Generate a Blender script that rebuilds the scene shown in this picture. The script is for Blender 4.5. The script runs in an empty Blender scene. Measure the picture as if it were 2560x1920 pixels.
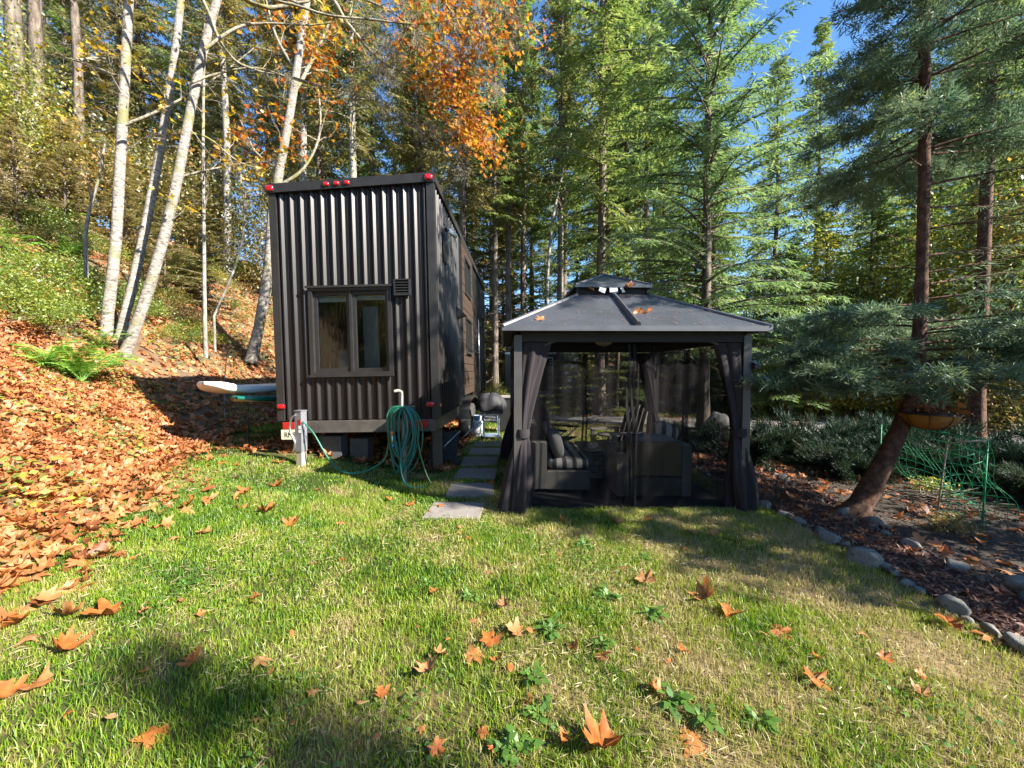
import bpy, math, random
import numpy as np
from mathutils import Vector, Matrix, Euler

S = bpy.context.scene
COL = S.collection
R = math.radians

# ------------------------------------------------------------------ camera, sky, sun, exposure
CAM_H, F_PX, PITCH = 1.65, 961.0, R(2.1)          # ultra-wide phone lens, photo is 2560 x 1920
cam = bpy.data.cameras.new('camera')
cam.sensor_width = 36.0
cam.lens = 36.0 * F_PX / 2560.0
cam.clip_start, cam.clip_end = 0.05, 2000
camo = bpy.data.objects.new('camera', cam)
COL.objects.link(camo)
camo.location = (0, 0, CAM_H)
camo.rotation_euler = (R(90) - PITCH, 0, 0)
S.camera = camo

SUN_EL, SUN_AZ = R(33), R(66)                      # azimuth: degrees to the right of straight behind the camera
to_sun = Vector((math.sin(SUN_AZ) * math.cos(SUN_EL), -math.cos(SUN_AZ) * math.cos(SUN_EL), math.sin(SUN_EL)))
W = bpy.data.worlds.new('World'); S.world = W; W.use_nodes = True
nt = W.node_tree
sky = nt.nodes.new('ShaderNodeTexSky'); sky.sky_type = 'NISHITA'; sky.sun_disc = False
sky.sun_elevation = SUN_EL
sky.sun_rotation = math.atan2(to_sun.x, to_sun.y)
sky.altitude = 200; sky.air_density = 1.0; sky.dust_density = 0.1; sky.ozone_density = 4.0
hs = nt.nodes.new('ShaderNodeHueSaturation'); hs.inputs['Saturation'].default_value = 1.12
nt.links.new(sky.outputs[0], hs.inputs['Color']); nt.links.new(hs.outputs[0], nt.nodes['Background'].inputs[0])
nt.nodes['Background'].inputs[1].default_value = 0.088
sl = bpy.data.lights.new('sun', 'SUN'); sl.energy = 5.0; sl.angle = R(0.53); sl.color = (1.0, 0.93, 0.82)
slo = bpy.data.objects.new('sun', sl); COL.objects.link(slo)
slo.rotation_euler = to_sun.to_track_quat('Z', 'Y').to_euler()
slo.location = to_sun * 60
S.view_settings.view_transform = 'Standard'; S.view_settings.look = 'None'
S.view_settings.gamma = 1.0; S.view_settings.use_curve_mapping = False
S.view_settings.exposure = 1.9
S.cycles.max_bounces = 6; S.cycles.diffuse_bounces = 3; S.cycles.use_adaptive_sampling = True; S.cycles.adaptive_threshold = 0.025; S.cycles.transparent_max_bounces = 24
S.cycles.caustics_reflective = False; S.cycles.caustics_refractive = False
S.cycles.sample_clamp_indirect = 6.0

# ------------------------------------------------------------------ materials (procedural)
def _new(name):
    m = bpy.data.materials.new(name); m.use_nodes = True
    n = m.node_tree.nodes; n.clear()
    out = n.new('ShaderNodeOutputMaterial')
    return m, n, m.node_tree.links, out

def _ramp(n, cols, lo=0.0, hi=1.0):
    r = n.new('ShaderNodeValToRGB'); e = r.color_ramp.elements
    while len(e) < len(cols): e.new(0.5)
    for i, c in enumerate(cols):
        e[i].position = lo + (hi - lo) * i / max(1, len(cols) - 1)
        e[i].color = (*c, 1)
    return r

def mat(name, c1, c2=None, rough=0.6, metal=0.0, scale=6.0, bump=0.0, bscale=60.0, spec=0.5, coat=0.0, stretch=(1, 1, 1), lo=0.3, hi=0.7, detail=6.0, c3=None, coords='Object'):
    m, n, l, out = _new(name)
    p = n.new('ShaderNodeBsdfPrincipled')
    p.inputs['Roughness'].default_value = rough; p.inputs['Metallic'].default_value = metal
    p.inputs['Specular IOR Level'].default_value = spec; p.inputs['Coat Weight'].default_value = coat
    l.new(p.outputs[0], out.inputs[0])
    tc = n.new('ShaderNodeTexCoord'); mp = n.new('ShaderNodeMapping'); mp.inputs['Scale'].default_value = stretch
    l.new(tc.outputs[coords], mp.inputs[0])
    cols = [c1, c2 if c2 else tuple(x * 0.82 for x in c1)] + ([c3] if c3 else [])
    nz = n.new('ShaderNodeTexNoise'); nz.inputs['Scale'].default_value = scale; nz.inputs['Detail'].default_value = detail
    nz.inputs['Roughness'].default_value = 0.62
    l.new(mp.outputs[0], nz.inputs['Vector'])
    r = _ramp(n, cols, lo, hi); l.new(nz.outputs['Fac'], r.inputs[0]); l.new(r.outputs[0], p.inputs['Base Color'])
    rr = n.new('ShaderNodeMapRange'); rr.inputs['To Min'].default_value = max(0.03, rough - 0.1); rr.inputs['To Max'].default_value = min(1, rough + 0.1)
    l.new(nz.outputs['Fac'], rr.inputs[0]); l.new(rr.outputs[0], p.inputs['Roughness'])
    if bump:
        n2 = n.new('ShaderNodeTexNoise'); n2.inputs['Scale'].default_value = bscale; n2.inputs['Detail'].default_value = 5
        l.new(mp.outputs[0], n2.inputs['Vector'])
        b = n.new('ShaderNodeBump'); b.inputs['Strength'].default_value = bump; b.inputs['Distance'].default_value = 0.02
        l.new(n2.outputs['Fac'], b.inputs['Height']); l.new(b.outputs[0], p.inputs['Normal'])
    return m

def foliage(name, cols, transl=0.4, rough=0.55, clump=0.6, weight=0.5, objvar=0.0, spec=0.3, gloss=0.08):
    """leaf-like faces: colour varies by leaf (island), by clump (noise) and by plant"""
    m, n, l, out = _new(name)
    g = n.new('ShaderNodeNewGeometry'); tc = n.new('ShaderNodeTexCoord')
    nz = n.new('ShaderNodeTexNoise'); nz.inputs['Scale'].default_value = clump; nz.inputs['Detail'].default_value = 3
    l.new(g.outputs['Position'], nz.inputs['Vector'])
    a = n.new('ShaderNodeMapRange'); a.inputs['From Min'].default_value = 0.3; a.inputs['From Max'].default_value = 0.7
    l.new(nz.outputs['Fac'], a.inputs[0])
    mx = n.new('ShaderNodeMix'); mx.inputs['Factor'].default_value = weight
    l.new(a.outputs[0], mx.inputs[2]); l.new(g.outputs['Random Per Island'], mx.inputs[3])
    fac = mx.outputs[0]
    if objvar:
        oi = n.new('ShaderNodeObjectInfo'); m2 = n.new('ShaderNodeMix'); m2.inputs['Factor'].default_value = objvar
        l.new(fac, m2.inputs[2]); l.new(oi.outputs['Random'], m2.inputs[3]); fac = m2.outputs[0]
    r = _ramp(n, cols, 0.12, 0.88); l.new(fac, r.inputs[0])
    d = n.new('ShaderNodeBsdfDiffuse'); t = n.new('ShaderNodeBsdfTranslucent'); gl = n.new('ShaderNodeBsdfGlossy')
    gl.inputs['Roughness'].default_value = rough; gl.inputs['Color'].default_value = (0.8, 0.85, 0.85, 1)
    l.new(r.outputs[0], d.inputs[0]); l.new(r.outputs[0], t.inputs[0])
    s1 = n.new('ShaderNodeMixShader'); s1.inputs[0].default_value = transl
    l.new(d.outputs[0], s1.inputs[1]); l.new(t.outputs[0], s1.inputs[2])
    s2 = n.new('ShaderNodeMixShader'); s2.inputs[0].default_value = gloss
    l.new(s1.outputs[0], s2.inputs[1]); l.new(gl.outputs[0], s2.inputs[2]); l.new(s2.outputs[0], out.inputs[0])
    return m

def glass(name, tint=(0.8, 0.85, 0.85)):
    m, n, l, out = _new(name)
    t = n.new('ShaderNodeBsdfTransparent'); t.inputs[0].default_value = (*tint, 1)
    g = n.new('ShaderNodeBsdfGlossy'); g.inputs['Roughness'].default_value = 0.015
    f = n.new('ShaderNodeFresnel'); f.inputs[0].default_value = 1.5
    a = n.new('ShaderNodeMath'); a.operation = 'MULTIPLY_ADD'; a.inputs[1].default_value = 1.0; a.inputs[2].default_value = 0.015
    x = n.new('ShaderNodeMixShader')
    l.new(f.outputs[0], a.inputs[0]); l.new(a.outputs[0], x.inputs[0]); l.new(t.outputs[0], x.inputs[1]); l.new(g.outputs[0], x.inputs[2]); l.new(x.outputs[0], out.inputs[0])
    return m

def netting(name, col, opac, scale=900.0):
    m, n, l, out = _new(name)
    t = n.new('ShaderNodeBsdfTransparent'); d = n.new('ShaderNodeBsdfDiffuse'); d.inputs[0].default_value = (*col, 1)
    tr = n.new('ShaderNodeBsdfTranslucent'); tr.inputs[0].default_value = (*col, 1)
    s = n.new('ShaderNodeMixShader'); s.inputs[0].default_value = 0.35; l.new(d.outputs[0], s.inputs[1]); l.new(tr.outputs[0], s.inputs[2])
    lw = n.new('ShaderNodeLayerWeight'); lw.inputs[0].default_value = 0.35
    mr = n.new('ShaderNodeMapRange'); mr.inputs['To Min'].default_value = opac; mr.inputs['To Max'].default_value = min(1, opac + 0.5)
    l.new(lw.outputs['Facing'], mr.inputs[0])
    x = n.new('ShaderNodeMixShader')
    l.new(mr.outputs[0], x.inputs[0]); l.new(t.outputs[0], x.inputs[1]); l.new(s.outputs[0], x.inputs[2]); l.new(x.outputs[0], out.inputs[0])
    return m

M = {}
M['siding'] = mat('dark bronze metal', (0.008, 0.0066, 0.0068), (0.0125, 0.0105, 0.0105), rough=0.38, spec=0.38, scale=3.0, stretch=(1, 1, 0.4), bump=0.03, bscale=7)
M['trim'] = mat('black metal trim', (0.018, 0.017, 0.017), (0.026, 0.025, 0.024), rough=0.42, scale=9, bump=0.02)
M['wood'] = mat('stained cedar board', (0.024, 0.013, 0.008), (0.042, 0.024, 0.014), rough=0.65, scale=3, stretch=(1, 0.6, 14), bump=0.15, bscale=10, c3=(0.04, 0.02, 0.011))
M['frame_steel'] = mat('painted trailer steel', (0.05, 0.045, 0.04), (0.09, 0.08, 0.07), rough=0.5, scale=7, bump=0.05)
M['red_lens'] = mat('red lens plastic', (0.55, 0.006, 0.010), (0.42, 0.004, 0.008), rough=0.18, spec=0.7, scale=40, coat=0.5)
M['red_reflector'] = mat('faded red reflector', (0.42, 0.02, 0.015), (0.30, 0.015, 0.012), rough=0.35, scale=60)
M['plate'] = mat('number plate', (0.62, 0.60, 0.42), (0.55, 0.53, 0.36), rough=0.45, scale=20)
M['ink'] = mat('dark ink', (0.02, 0.022, 0.02), rough=0.6)
M['glass'] = glass('window glass')
M['interior'] = mat('room interior', (0.012, 0.011, 0.010), (0.02, 0.018, 0.016), rough=0.9)
M['blind'] = mat('pale blind', (0.55, 0.53, 0.45), (0.48, 0.46, 0.4), rough=0.8, scale=4, stretch=(1, 1, 40))
M['paper'] = mat('white paper', (0.78, 0.77, 0.73), (0.70, 0.69, 0.64), rough=0.8, scale=30)
M['white_plastic'] = mat('white plastic', (0.80, 0.80, 0.78), (0.72, 0.72, 0.70), rough=0.35, scale=8)
M['black_plastic'] = mat('black plastic', (0.014, 0.014, 0.015), (0.022, 0.022, 0.023), rough=0.45, scale=12)
M['rubber'] = mat('tyre rubber', (0.022, 0.021, 0.020), (0.045, 0.043, 0.040), rough=0.8, scale=14, bump=0.2)
M['alloy'] = mat('silver steel', (0.55, 0.56, 0.58), (0.40, 0.41, 0.43), rough=0.32, metal=0.9, scale=9)
M['galv'] = mat('galvanised post', (0.24, 0.245, 0.27), (0.18, 0.185, 0.21), rough=0.45, metal=0.3, scale=10, bump=0.04)
M['pipe_tan'] = mat('weathered pale wood post', (0.42, 0.36, 0.28), (0.30, 0.26, 0.2), rough=0.8, scale=8, stretch=(4, 4, 0.6), bump=0.2)
M['pvc'] = mat('weathered pvc', (0.36, 0.34, 0.28), (0.24, 0.22, 0.18), rough=0.5, scale=14)
M['hose_green'] = mat('green hose', (0.012, 0.10, 0.055), (0.010, 0.13, 0.10), rough=0.4, scale=3, c3=(0.02, 0.10, 0.03))
M['hose_stripe'] = mat('yellow hose stripe', (0.20, 0.20, 0.03), (0.13, 0.16, 0.03), rough=0.4, scale=4)
M['hose_blue'] = mat('teal hose', (0.008, 0.14, 0.17), (0.010, 0.12, 0.13), rough=0.4, scale=3)
M['orange_plastic'] = mat('orange plastic', (0.75, 0.16, 0.02), rough=0.4)
M['blue_plastic'] = mat('blue plastic', (0.03, 0.16, 0.36), (0.04, 0.2, 0.42), rough=0.4)
M['board_white'] = mat('white board skin', (0.82, 0.82, 0.80), (0.75, 0.75, 0.72), rough=0.35, scale=3)
M['board_tan'] = mat('tan board bottom', (0.55, 0.45, 0.28), (0.62, 0.52, 0.36), rough=0.45, scale=4, stretch=(0.4, 6, 1))
M['board_dark'] = mat('dark board stripe', (0.10, 0.085, 0.06), rough=0.45)
M['board_green'] = mat('deep green board', (0.006, 0.14, 0.10), (0.008, 0.11, 0.08), rough=0.35, scale=3)
M['board_cream'] = mat('cream board rail', (0.62, 0.58, 0.36), rough=0.4)
M['paver'] = mat('concrete paver', (0.17, 0.15, 0.135), (0.24, 0.215, 0.19), rough=0.9, scale=5, bump=0.35, bscale=90, c3=(0.20, 0.18, 0.165))
M['roof_metal'] = mat('grey coated roof steel', (0.040, 0.044, 0.055), (0.060, 0.065, 0.078), rough=0.40, spec=0.6, scale=1.6, stretch=(1, 1, 1), bump=0.06, bscale=5, detail=12)
M['roof_trim'] = mat('grey roof trim', (0.065, 0.068, 0.08), (0.09, 0.094, 0.105), rough=0.4, spec=0.6, scale=5)
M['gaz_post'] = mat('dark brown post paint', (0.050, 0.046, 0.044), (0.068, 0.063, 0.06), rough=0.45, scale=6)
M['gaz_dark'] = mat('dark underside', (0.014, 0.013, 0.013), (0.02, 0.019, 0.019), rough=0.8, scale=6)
M['curtain'] = mat('plum grey curtain cloth', (0.013, 0.0095, 0.012), (0.023, 0.017, 0.021), rough=0.9, scale=3, stretch=(1, 1, 0.3), bump=0.08, bscale=200)
M['net'] = netting('mosquito netting', (0.020, 0.018, 0.020), 0.42)
M['net_hem'] = netting('netting hem', (0.03, 0.028, 0.03), 0.82)
M['rug'] = mat('charcoal outdoor rug', (0.010, 0.010, 0.011), (0.017, 0.017, 0.019), rough=0.95, scale=20, bump=0.2, bscale=200)
def wicker(name, a, b):
    m, n, l, out = _new(name)
    p = n.new('ShaderNodeBsdfPrincipled'); p.inputs['Roughness'].default_value = 0.5
    tc = n.new('ShaderNodeTexCoord')
    w = []
    for ax, sc in (('Z', 42), ('X', 30), ('Y', 30)):
        x = n.new('ShaderNodeTexWave'); x.bands_direction = ax; x.inputs['Scale'].default_value = sc; x.inputs['Distortion'].default_value = 0.6
        l.new(tc.outputs['Object'], x.inputs[0]); w.append(x)
    m1 = n.new('ShaderNodeMath'); m1.operation = 'MULTIPLY'; l.new(w[0].outputs['Fac'], m1.inputs[0])
    ad = n.new('ShaderNodeMath'); ad.operation = 'MAXIMUM'; l.new(w[1].outputs['Fac'], ad.inputs[0]); l.new(w[2].outputs['Fac'], ad.inputs[1])
    l.new(ad.outputs[0], m1.inputs[1])
    r = _ramp(n, [a, b], 0.1, 0.8); l.new(m1.outputs[0], r.inputs[0]); l.new(r.outputs[0], p.inputs['Base Color'])
    bp = n.new('ShaderNodeBump'); bp.inputs['Strength'].default_value = 0.8; bp.inputs['Distance'].default_value = 0.006
    l.new(m1.outputs[0], bp.inputs['Height']); l.new(bp.outputs[0], p.inputs['Normal']); l.new(p.outputs[0], out.inputs[0])
    return m
M['wicker_grey'] = wicker('grey wicker', (0.06, 0.055, 0.05), (0.36, 0.34, 0.31))
M['wicker_brown'] = wicker('brown wicker', (0.07, 0.05, 0.025), (0.30, 0.22, 0.10))
def striped(name, a, b, sc, axis='Y'):
    m, n, l, out = _new(name)
    p = n.new('ShaderNodeBsdfPrincipled'); p.inputs['Roughness'].default_value = 0.9
    tc = n.new('ShaderNodeTexCoord'); x = n.new('ShaderNodeTexWave'); x.bands_direction = axis; x.inputs['Scale'].default_value = sc; x.inputs['Distortion'].default_value = 0.15
    l.new(tc.outputs['Object'], x.inputs[0]); r = _ramp(n, [a, a, b, b], 0.2, 0.6); l.new(x.outputs['Fac'], r.inputs[0]); l.new(r.outputs[0], p.inputs['Base Color'])
    l.new(p.outputs[0], out.inputs[0]); return m
M['striped'] = striped('striped cushion cloth', (0.05, 0.05, 0.052), (0.40, 0.38, 0.35), 2.4, 'X')
M['pillow'] = mat('grey pillow cloth', (0.16, 0.155, 0.15), (0.22, 0.215, 0.21), rough=0.95, scale=5, bump=0.1, bscale=220)
M['stone_block'] = mat('pale stacked stone', (0.32, 0.31, 0.29), (0.20, 0.195, 0.185), rough=0.85, scale=9, bump=0.5, bscale=40)
M['slate'] = mat('dark slate top', (0.07, 0.07, 0.07), (0.11, 0.11, 0.11), rough=0.5, scale=7, bump=0.1)
M['ceramic'] = mat('cream ceramic', (0.68, 0.58, 0.46), (0.60, 0.50, 0.40), rough=0.3, scale=12)
M['grey_wood'] = mat('weathered grey wood', (0.20, 0.185, 0.17), (0.30, 0.28, 0.25), rough=0.85, scale=4, stretch=(1, 1, 9), bump=0.2)
M['lamp_glass'] = mat('frosted lamp glass', (0.55, 0.52, 0.42), (0.48, 0.45, 0.36), rough=0.4)
M['camp_cloth'] = mat('black camp cloth', (0.016, 0.016, 0.017), (0.024, 0.024, 0.025), rough=0.8, bump=0.1, bscale=300)
M['cover_grey'] = mat('grey grill cover', (0.016, 0.016, 0.018), (0.028, 0.028, 0.031), rough=0.7, scale=5, bump=0.3, bscale=14)
M['blue_steel'] = mat('blue painted tube', (0.20, 0.27, 0.36), (0.26, 0.33, 0.42), rough=0.4)
M['trailer_black'] = mat('black trailer skin', (0.012, 0.013, 0.016), (0.018, 0.019, 0.022), rough=0.3, scale=2)
M['trailer_grey'] = mat('grey trailer panel', (0.13, 0.14, 0.17), (0.17, 0.18, 0.21), rough=0.35, scale=2)
M['aluminium'] = mat('brushed aluminium', (0.45, 0.47, 0.5), (0.36, 0.38, 0.41), rough=0.4, metal=0.7, scale=6)
M['net_green'] = mat('green cord', (0.01, 0.24, 0.10), (0.015, 0.30, 0.13), rough=0.6)
M['coir'] = mat('orange brown coir', (0.28, 0.12, 0.025), (0.36, 0.17, 0.04), rough=0.95, scale=14, bump=0.6, bscale=60)
M['stone'] = mat('river stone', (0.12, 0.112, 0.098), (0.22, 0.21, 0.185), rough=0.9, scale=3.5, bump=0.6, bscale=22, c3=(0.07, 0.075, 0.045), detail=12)
M['stone_pale'] = mat('pale boulder', (0.36, 0.35, 0.33), (0.26, 0.25, 0.24), rough=0.9, scale=3, bump=0.4, bscale=18, detail=9)
M['cinder'] = mat('grey block', (0.10, 0.095, 0.09), (0.07, 0.068, 0.065), rough=0.9, scale=9, bump=0.3)

def bark(name, base, pale, dark, sc=9.0, stretch=(1, 1, 0.35), moss=None, bump=0.6, cover=0.5):
    m, n, l, out = _new(name)
    p = n.new('ShaderNodeBsdfPrincipled'); p.inputs['Roughness'].default_value = 0.9; p.inputs['Specular IOR Level'].default_value = 0.2
    tc = n.new('ShaderNodeTexCoord'); mp = n.new('ShaderNodeMapping'); mp.inputs['Scale'].default_value = stretch; l.new(tc.outputs['Object'], mp.inputs[0])
    a = n.new('ShaderNodeTexNoise'); a.inputs['Scale'].default_value = sc; a.inputs['Detail'].default_value = 9; a.inputs['Roughness'].default_value = 0.68; l.new(mp.outputs[0], a.inputs[0])
    r = _ramp(n, [dark, base, pale], cover - 0.16, cover + 0.14); l.new(a.outputs['Fac'], r.inputs[0]); col = r.outputs[0]
    if moss:
        b = n.new('ShaderNodeTexNoise'); b.inputs['Scale'].default_value = 1.7; b.inputs['Detail'].default_value = 6; l.new(tc.outputs['Object'], b.inputs[0])
        f = _ramp(n, [(0, 0, 0), (1, 1, 1)], 0.54, 0.66); l.new(b.outputs['Fac'], f.inputs[0])
        mx = n.new('ShaderNodeMix'); mx.data_type = 'RGBA'; l.new(f.outputs[0], mx.inputs[0]); l.new(col, mx.inputs[6]); mx.inputs[7].default_value = (*moss, 1); col = mx.outputs[2]
    l.new(col, p.inputs['Base Color'])
    bp = n.new('ShaderNodeBump'); bp.inputs['Strength'].default_value = bump; bp.inputs['Distance'].default_value = 0.03
    l.new(a.outputs['Fac'], bp.inputs['Height']); l.new(bp.outputs[0], p.inputs['Normal']); l.new(p.outputs[0], out.inputs[0])
    return m
M['alder_bark'] = bark('alder bark', (0.24, 0.215, 0.185), (0.38, 0.35, 0.31), (0.05, 0.043, 0.034), 10, (1, 1, 2.2), moss=(0.20, 0.19, 0.095), cover=0.485)
M['fir_bark'] = bark('fir bark', (0.13, 0.105, 0.085), (0.22, 0.18, 0.145), (0.05, 0.04, 0.032), 11, (1, 1, 0.22))
M['grey_bark'] = bark('grey bark', (0.25, 0.235, 0.21), (0.40, 0.38, 0.34), (0.10, 0.09, 0.08), 10, (1, 1, 0.5), moss=(0.25, 0.25, 0.12))
M['spruce_bark'] = bark('reddish spruce bark', (0.085, 0.045, 0.03), (0.15, 0.085, 0.055), (0.035, 0.018, 0.012), 16, (1, 1, 0.7))
M['maple_bark'] = bark('mossy maple limb', (0.24, 0.215, 0.16), (0.38, 0.35, 0.28), (0.09, 0.075, 0.05), 14, (1, 1, 1), moss=(0.22, 0.20, 0.06))
M['twig'] = bark('pale dry twig', (0.24, 0.20, 0.15), (0.34, 0.30, 0.23), (0.13, 0.10, 0.07), 20, (1, 1, 1), bump=0.2)
M['brush'] = bark('dark dead wood', (0.12, 0.10, 0.08), (0.2, 0.17, 0.14), (0.05, 0.04, 0.03), 20, (1, 1, 1), bump=0.2)

M['fir_green'] = foliage('fir needles', [(0.0731, 0.138, 0.0325), (0.1542, 0.2436, 0.052), (0.2679, 0.341, 0.0731), (0.4385, 0.4385, 0.1462)], transl=0.5, clump=0.9, objvar=0.25)
M['fir_olive'] = foliage('olive fir needles', [(0.087, 0.1087, 0.029), (0.1812, 0.1885, 0.0493), (0.319, 0.2682, 0.087), (0.4785, 0.3625, 0.145)], transl=0.5, clump=0.7, objvar=0.2)
M['cedar_green'] = foliage('soft bright needles', [(0.0945, 0.1755, 0.0567), (0.162, 0.2767, 0.081), (0.243, 0.3578, 0.108), (0.351, 0.432, 0.162)], transl=0.52, clump=1.2, objvar=0.1)
M['spruce_blue'] = foliage('blue green spruce needles', [(0.0465, 0.1088, 0.058), (0.0979, 0.1768, 0.0949), (0.1714, 0.2516, 0.1265), (0.257, 0.3196, 0.1265)], transl=0.42, clump=1.6)
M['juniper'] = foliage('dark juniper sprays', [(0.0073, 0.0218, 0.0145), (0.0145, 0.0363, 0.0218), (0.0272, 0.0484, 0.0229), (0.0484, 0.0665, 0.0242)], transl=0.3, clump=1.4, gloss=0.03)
M['leaf_orange'] = foliage('orange maple leaves', [(0.36, 0.085, 0.012), (0.48, 0.15, 0.014), (0.56, 0.24, 0.018), (0.60, 0.38, 0.022)], transl=0.55, clump=1.3, weight=0.7, gloss=0.02)
M['leaf_yellow'] = foliage('yellow maple leaves', [(0.462, 0.242, 0.0165), (0.605, 0.396, 0.022), (0.66, 0.495, 0.033)], transl=0.55, clump=1.2)
M['leaf_ylgreen'] = foliage('yellowing green leaves', [(0.0802, 0.1604, 0.0204), (0.175, 0.2479, 0.0262), (0.3791, 0.3499, 0.0321), (0.6561, 0.4957, 0.0437)], transl=0.52, clump=0.9, weight=0.55, objvar=0.15)
M['leaf_olive'] = foliage('olive autumn leaves', [(0.07, 0.105, 0.0196), (0.154, 0.161, 0.0308), (0.336, 0.238, 0.042), (0.56, 0.28, 0.063)], transl=0.5, clump=0.8, weight=0.6, objvar=0.2)
M['leaf_green'] = foliage('fresh green leaves', [(0.0796, 0.1568, 0.0132), (0.1705, 0.2666, 0.022), (0.341, 0.3763, 0.0329)], transl=0.5, clump=1.2)
M['fern'] = foliage('fern green', [(0.1211, 0.2826, 0.0302), (0.2623, 0.5045, 0.0606), (0.444, 0.6661, 0.101)], transl=0.48, clump=2.0)
M['litter'] = foliage('dry maple leaf', [(0.177, 0.0553, 0.0155), (0.3355, 0.1143, 0.0343), (0.466, 0.1733, 0.0553), (0.559, 0.2507, 0.0994), (0.3914, 0.0959, 0.0249)], transl=0.25, clump=2.5, weight=0.75, gloss=0.05)
M['lawn_leaf'] = foliage('fallen maple leaf', [(0.357, 0.0994, 0.0224), (0.425, 0.1454, 0.0319), (0.391, 0.1836, 0.0701), (0.4675, 0.2525, 0.1211)], transl=0.3, clump=38, weight=0.10, objvar=0.5, gloss=0.03)
M['weed'] = foliage('weed leaves', [(0.055, 0.14, 0.015), (0.10, 0.22, 0.025), (0.16, 0.30, 0.045)], transl=0.45, clump=8, gloss=0.05)
M['mulch_chip'] = foliage('bark chips', [(0.045, 0.018, 0.012), (0.10, 0.040, 0.025), (0.17, 0.075, 0.045), (0.24, 0.13, 0.09)], transl=0.0, clump=6, weight=0.8, gloss=0.04)

M['debris'] = foliage('forest crumbs', [(0.03, 0.022, 0.016), (0.07, 0.05, 0.035), (0.13, 0.085, 0.055), (0.20, 0.14, 0.10)], transl=0.0, clump=5, weight=0.7, gloss=0.02)

M['thatch'] = foliage('dry straw', [(0.20, 0.15, 0.07), (0.34, 0.27, 0.14), (0.48, 0.40, 0.24)], transl=0.2, clump=3, weight=0.7, gloss=0.03)
M['needle'] = foliage('dry needles', [(0.10, 0.05, 0.02), (0.22, 0.12, 0.05), (0.32, 0.20, 0.10)], transl=0.1, clump=3, weight=0.8, gloss=0.02)

def lawn_mat(name, blades):
    m, n, l, out = _new(name)
    g = n.new('ShaderNodeNewGeometry')
    a = n.new('ShaderNodeTexNoise'); a.inputs['Scale'].default_value = 1.5; a.inputs['Detail'].default_value = 9; a.inputs['Roughness'].default_value = 0.68
    l.new(g.outputs['Position'], a.inputs[0])
    sx = n.new('ShaderNodeSeparateXYZ'); l.new(g.outputs['Position'], sx.inputs[0])
    # the lawn gets drier from the bank towards the bed
    gx = n.new('ShaderNodeMapRange'); gx.inputs['From Min'].default_value = -3.0; gx.inputs['From Max'].default_value = 3.0
    gx.inputs['To Min'].default_value = -0.07; gx.inputs['To Max'].default_value = 0.11; l.new(sx.outputs[0], gx.inputs[0])
    ad = n.new('ShaderNodeMath'); l.new(a.outputs['Fac'], ad.inputs[0]); l.new(gx.outputs[0], ad.inputs[1])
    fac = ad.outputs[0]
    if blades:
        mm = n.new('ShaderNodeMath'); mm.operation = 'MULTIPLY_ADD'; mm.inputs[1].default_value = 0.20; l.new(g.outputs['Random Per Island'], mm.inputs[0])
        sb = n.new('ShaderNodeMath'); sb.operation = 'SUBTRACT'; sb.inputs[1].default_value = 0.10; l.new(fac, sb.inputs[0]); l.new(sb.outputs[0], mm.inputs[2]); fac = mm.outputs[0]
        cols = [(0.060, 0.155, 0.006), (0.125, 0.255, 0.008), (0.205, 0.33, 0.012), (0.28, 0.345, 0.026), (0.38, 0.36, 0.09), (0.45, 0.37, 0.18)]
        r = _ramp(n, cols, 0.34, 0.67)
    else:
        cols = [(0.035, 0.05, 0.014), (0.06, 0.065, 0.022), (0.16, 0.12, 0.06), (0.24, 0.175, 0.10)]
        r = _ramp(n, cols, 0.36, 0.68)
    l.new(fac, r.inputs[0])
    d = n.new('ShaderNodeBsdfDiffuse'); l.new(r.outputs[0], d.inputs[0])
    if blades:
        t = n.new('ShaderNodeBsdfTranslucent'); l.new(r.outputs[0], t.inputs[0]); s = n.new('ShaderNodeMixShader'); s.inputs[0].default_value = 0.4
        l.new(d.outputs[0], s.inputs[1]); l.new(t.outputs[0], s.inputs[2])
        gl = n.new('ShaderNodeBsdfGlossy'); gl.inputs['Roughness'].default_value = 0.5
        s2 = n.new('ShaderNodeMixShader'); s2.inputs[0].default_value = 0.06; l.new(s.outputs[0], s2.inputs[1]); l.new(gl.outputs[0], s2.inputs[2]); l.new(s2.outputs[0], out.inputs[0])
    else:
        l.new(d.outputs[0], out.inputs[0])
    return m
M['grass'] = lawn_mat('grass blades', True)
M['lawn_soil'] = lawn_mat('lawn soil', False)
M['far_ground'] = mat('forest floor', (0.075, 0.05, 0.028), (0.15, 0.095, 0.05), rough=1, scale=1.3, bump=0.5, bscale=6, c3=(0.06, 0.07, 0.025), coords='Object')
M['mulch'] = mat('dark mulch', (0.045, 0.022, 0.016), (0.085, 0.04, 0.028), rough=1, scale=16, bump=0.9, bscale=50)
M['dirt'] = mat('bare dirt', (0.032, 0.023, 0.017), (0.062, 0.046, 0.034), rough=1, scale=26, bump=1.0, bscale=60, detail=12)
M['gravel'] = mat('grey gravel', (0.20, 0.195, 0.19), (0.30, 0.29, 0.28), rough=1, scale=3, bump=0.8, bscale=70, c3=(0.24, 0.19, 0.14))
# ------------------------------------------------------------------ geometry helpers
def tag(o, label=None, cat=None, group=None, kind=None):
    if label: o['label'] = label
    if cat: o['category'] = cat
    if group: o['group'] = group
    if kind: o['kind'] = kind
    return o

def link(name, me, mats, parent=None):
    o = bpy.data.objects.new(name, me)
    if me is not None and mats is not None and len(me.materials) == 0:
        for m in (mats if isinstance(mats, (list, tuple)) else [mats]): me.materials.append(m)
    COL.objects.link(o)
    if parent is not None: o.parent = parent
    return o

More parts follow.
